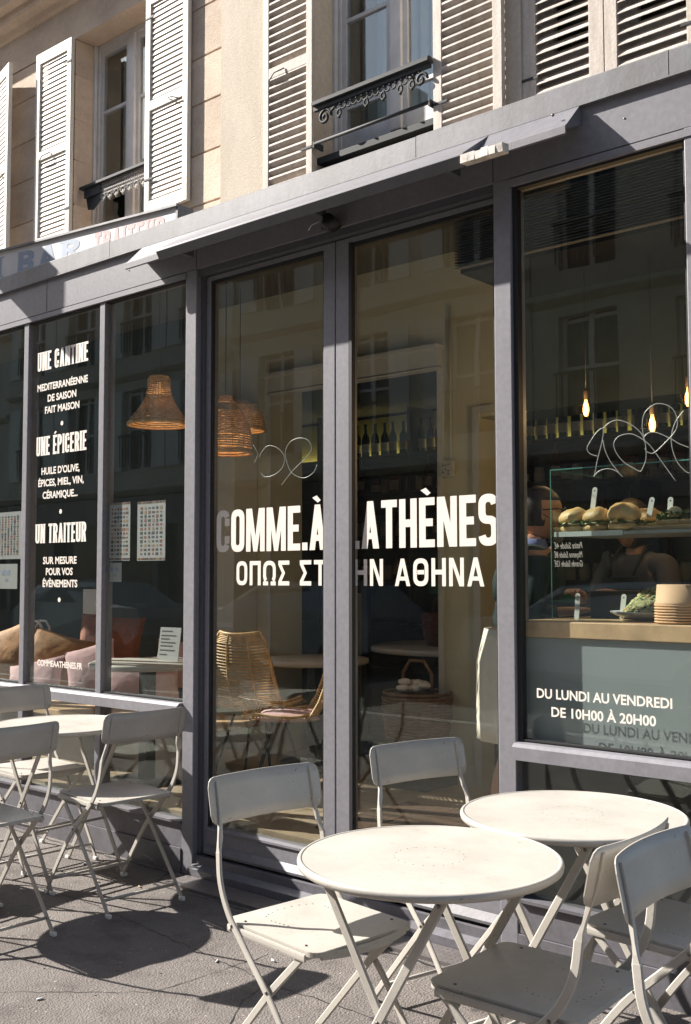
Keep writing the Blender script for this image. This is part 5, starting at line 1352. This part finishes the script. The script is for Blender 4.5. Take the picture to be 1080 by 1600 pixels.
def bistro_table(label):
    t = thing('bistro_table', label, 'table', (0, 0, 0), 0, 'cream round folding tables on the terrace')
    holes = [circle(.088 * math.cos(a), .088 * math.sin(a), .0022, 6) for a in [2 * math.pi * i / 22 for i in range(22)]]
    vs, fs = sheet_with_holes(circle(0, 0, .317, 96), holes, .0022, .709)
    m = MB(); m.add(vs, fs)
    ring = [(.317 * math.cos(a), .317 * math.sin(a), 0) for a in [2 * math.pi * i / 96 for i in range(96)]]
    m.lathe([(.3165, .7068), (.3165, .7103), (.3225, .7115), (.3275, .708), (.329, .702), (.3275, .694), (.322, .690), (.315, .692), (.314, .696)], seg=96, cap=False)
    m.build('tabletop', M['chair'], t)
    for s in (1, -1):
        for yy, sg_, nm in ((s * .212, 1, 'a'), (s * .198, -1, 'b')):
            lg = MB(); lg.sweep([(sg_ * .185, yy, .690), (0, yy, .375), (-sg_ * .232, yy, .0)], oval(.0245, .009), (0, 1, 0))
            if nm == 'a': lg.ball((0, yy + s * .006, .375), .0065, (1, .4, 1), 1, 1)
            lg.ball((sg_ * .172, yy + s * .006, .672), .006, (1, .4, 1), 1, 1)
            o = lg.build('leg', [M['chair'], M['screw']], t)
            MB().bbox(-sg_ * .232 - .016, yy - .008, 0, -sg_ * .232 + .016, yy + .008, .016, .004).build('foot_cap', M['plastic'], o)
    for x in (.185, -.185): MB().box(x - .009, -.215, .684, x + .009, .215, .6895).build('top_rail', M['chair'], t)
    for x, z, w_ in ((-.192, .065, .212), (.192, .065, .198), (.075, .248, .198)):
        MB().tube([(x, -w_, z), (x, w_, z)], .0065, 8).build('stretcher', M['chair'], t)
    MB().tube([(-.06, -.212, .275), (-.02, -.10, .235), (-.02, .10, .235), (-.06, .212, .275)], .006, 8).build('locking_bar', M['chair'], t)
    return t
tbl = bistro_table('bistro table in front of the door, nearest of all the tables')
put(tbl, (-1.594, 2.157, 0), R(2), 'round cream table in front of the doors, in full view nearest the viewer')
for loc, rz, lb in (((-1.563, 2.822, 0), R(-3), 'round cream table under the opening-hours window, touching the nearest table'),
                    ((-4.346, 2.955, 0), R(1), 'round cream table under the left window beyond the folding chairs'),
                    ((-4.352, 2.300, 0), R(5), 'round cream table out beyond the left edge, seen by its shadow')):
    put(copy_tree(tbl), loc, rz, lb)
chr_ = folding_chair('x')
put(chr_, (-2.01, 2.205, 0), R(-7), 'folding chair with a sunlit seat, left of the nearest table')
for loc, rz, lb in (((-1.995, 2.89, 0), R(-15), 'folding chair tucked between the two right tables, its back before the door mullion'),
                    ((-1.335, 2.232, 0), R(180 + 2), 'folding chair with a shaded seat at the bottom, its back behind another chair back'),
                    ((-.768, 2.195, 0), R(1), 'folding chair cut by the right edge, turned away from the nearest table'),
                    ((-1.255, 2.835, 0), R(180 - 4), 'folding chair with a shaded seat by the sill, its back beyond the right edge'),
                    ((-3.89, 2.93, 0), R(180 - 6), 'folding chair beside the left window post, right of the left table'),
                    ((-3.905, 2.280, 0), R(180 - 2), 'folding chair cut by the left edge, in front of the left table'),
                    ((-4.71, 3.06, 0), R(-4), 'folding chair with a sunlit seat behind the left table, by the window sill'),
                    ((-4.80, 2.36, 0), R(8), 'folding chair added wholly beyond the left edge beside the hidden table, for its shadow')):  # last one is an unseen chair, added for the shadow it throws
    put(copy_tree(chr_), loc, rz, lb)
# little litter on the pavement
lt_ = MB(); random.seed(4)
for i in range(26):
    x, y = random.uniform(-4.9, -1.2), random.uniform(2.0, 3.15); q = random.uniform(.004, .011); a = random.uniform(0, 3)
    lt_.add([(x - q, y, .002), (x, y - q * .6, .005), (x + q, y + q * .2, .003), (x, y + q * .7, .001)], [(0, 1, 2, 3)])
for i in range(34):
    x, y = random.uniform(-4.9, -1.2), random.uniform(1.7, 3.2); a = random.uniform(0, 3.1); dx, dy = .011 * math.cos(a), .011 * math.sin(a)
    lt_.tube([(x - dx, y - dy, .004), (x + dx, y + dy, .004)], .0035, 6, i % 2)
o = lt_.build('leaf_litter', [mat('dry_leaf', (.30, .22, .13), .9, var=.4), M['plastic']]); o['kind'] = 'stuff'
ca = thing('crumpled_wrapper', 'crumpled white and green wrapper on the pavement behind the bottom right seat', 'litter', (-1.58, 2.70, 0))
MB().ball((0, 0, .022), .05, (1.4, .8, .45), 0, 2, .18).ball((-.05, -.02, .02), .028, (1.3, .8, .5), 1, 2, .2).build('paper_ball', [M['plastic'], mat('green_print', (.10, .45, .04), .6)], ca)

# ================================================================== ACROSS THE STREET (seen mirrored in the glass)
def opposite(x0, wd, h, m_, label, floors, bays, seed):
    t = thing('street_building', label, 'building', (x0, -10.0, 0)); rnd = random.Random(seed)
    fh = (h - 3.9) / floors; bw_ = wd / bays; m = MB(); ww = 1.15
    # wall in piers and spandrels (front face y=0, body behind)
    for b in range(bays + 1):
        xa = 0 if b == 0 else (b - .5) * bw_ + ww / 2; xb = wd if b == bays else (b + .5) * bw_ - ww / 2
        m.box(xa, -.35, 3.6, xb, 0, h)
    for b in range(bays):
        cx = (b + .5) * bw_
        m.box(cx - ww / 2, -.35, 3.6, cx + ww / 2, -.001, 4.15)
        for f in range(floors):
            z1 = 4.15 + f * fh + fh * .70; z2 = 4.15 + (f + 1) * fh if f < floors - 1 else h
            m.box(cx - ww / 2, -.35, z1, cx + ww / 2, -.001, z2)
    m.box(0, -9, 0, wd, -.5, h)
    m.build('wall', m_, t)
    for f in range(floors + 1):
        z = 3.62 + f * fh * 1.0; MB().prism_x([(0.001, z - .12), (.10, z - .06), (.18, z), (.18, z + .08), (.001, z + .12)], 0, wd).build('string_course', m_, t)
    sp = MB()
    for b in range(int(wd / 2.2) + 1): sp.box(b * 2.2, -.3, 0, b * 2.2 + .22, .02, 3.5)
    sp.box(0, -.3, 2.75, wd, .05, 3.45).box(0, -.3, 0, wd, .0, .5); sp.build('shop_frontage', M['wood_dark'] if seed % 2 else M['paint_dark'], t)
    MB().box(0, -.32, .5, wd, -.28, 2.75).build('shop_glass', M['opp_win'], t)
    wb = MB(); wb.box(-ww / 2, -.24, 0, ww / 2, -.22, fh * .70, 1)
    for a, b in ((-ww / 2, -ww / 2 + .07), (-.05, .05), (ww / 2 - .07, ww / 2)): wb.box(a, -.22, 0, b, -.17, fh * .70)
    for z in (0, fh * .35, fh * .66): wb.box(-ww / 2, -.219, z, ww / 2, -.175, z + .06)
    wo = None
    for b in range(bays):
        for f in range(floors):
            if wo is None: wo = wb.build('window', [M['wframe'], M['opp_win']], t); o = wo
            else: o = wo.copy(); COL.objects.link(o); o.parent = t
            o.location = ((b + .5) * bw_, 0, 4.15 + f * fh)
    shm = MB(); gm = MB(); hh = fh * .70
    for b in range(bays):
        for f in range(floors):
            cx = (b + .5) * bw_; z = 4.15 + f * fh
            if seed % 3 != 1:
                for s in (-1, 1): shm.box(cx + s * (ww / 2 + .02), .005, z, cx + s * (ww / 2 + .58), .045, z + hh)
            gm.box(cx - ww / 2 - .05, .10, z + .85, cx + ww / 2 + .05, .13, z + .90)
            for q in range(10): gm.box(cx - ww / 2 + q * ww / 9.2, .105, z + .1, cx - ww / 2 + q * ww / 9.2 + .02, .125, z + .85)
    if shm.v: shm.build('shutters', M['opp_shut'], t)
    gm.build('balcony_rails', M['iron'], t)
    MB().prism_x([(.20, h), (.20, h + .2), (-.4, h + .35), (-1.6, h + 2.3), (-7.5, h + 3.0), (-9, h)], 0, wd).build('roof', M['roof'], t)
    dm = MB()
    for b in range(bays): cx = (b + .5) * bw_; dm.box(cx - .45, -1.5, h + .5, cx + .45, -.45, h + 1.9)
    dm.build('dormers', M['opp_shut'], t)
    ch_ = MB(); ch_.box(.1, -3, h, .9, -1.4, h + 4.3); ch_.build('chimney', M['opp_b'], t)
    return t
xx = -44
for i, (wd, h, mt, fl_, by) in enumerate(((9, 12.5, 'opp_b', 3, 4), (7.5, 11.2, 'opp_a', 3, 3), (9.5, 12.8, 'opp_b', 3, 4), (8, 10.6, 'opp_a', 2, 3), (9, 12.2, 'opp_b', 3, 4), (10, 11.5, 'opp_a', 3, 4), (9, 12.5, 'opp_b', 3, 4), (9, 11, 'opp_a', 3, 3))):
    opposite(xx, wd - .02, h, M[mt], ['cream', 'pale', 'grey stone', 'low', 'tall', 'wide', 'shuttered', 'plain'][i] + ' building across the street, number %s from its left end, mirrored in the glass' % ['one', 'two', 'three', 'four', 'five', 'six', 'seven', 'eight'][i], fl_, by, i); xx += wd
def parked_car(label, loc, colm):
    t = thing('parked_car', label, 'car', loc, 0, 'cars parked across the street')
    prof = [(-2.1, .45), (-2.15, .75), (-2.05, .95), (-1.2, 1.02), (-.55, 1.42), (.75, 1.48), (1.55, 1.38), (1.95, 1.0), (2.12, .9), (2.12, .4), (1.7, .28), (-1.8, .28)]
    m = MB(); vs = []
    for y, k in ((-.82, .94), (-.74, 1.0), (.74, 1.0), (.82, .94)):
        for x, z in prof: vs.append((x * (1 if abs(y) < .8 else .99), y * (1 if z < 1.05 else .84), z * (k if z > 1.0 else 1)))
    n = len(prof); f = [tuple(range(n))[::-1], tuple(range(3 * n, 4 * n))]
    for r in range(3): f += [(r * n + i, r * n + (i + 1) % n, (r + 1) * n + (i + 1) % n, (r + 1) * n + i) for i in range(n)]
    m.add(vs, f, 0, False); m.build('body', colm, t)
    wn = MB()
    for s in (-1, 1): wn.add([(-1.0, s * .765, 1.06), (-.5, s * .70, 1.34), (.72, s * .70, 1.38), (1.4, s * .765, 1.06)], [(0, 1, 2, 3)])
    wn.build('window', M['opp_win'], t)
    for x in (-1.35, 1.35):
        for s in (-1, 1):
            wh = MB().lathe([(0, -.10), (.30, -.10), (.33, -.06), (.33, .06), (.30, .10), (0, .10)], seg=24).build('wheel', M['tyre'], t, (x, s * .76, .2), (R(90), 0, 0))
    return t
parked_car('grey car parked across the street, seen only mirrored in the shop glass', (-12.5, -6.5, -.13), M['car'])
c2 = copy_tree(bpy.data.objects['parked_car']); put(c2, (-18, -6.5, -.13), R(180), 'second grey car parked across the street, farther along in the mirrored view')
c2 = copy_tree(bpy.data.objects['parked_car']); put(c2, (-6.5, -6.4, -.13), 0, 'grey car parked straight across from the cafe doors')
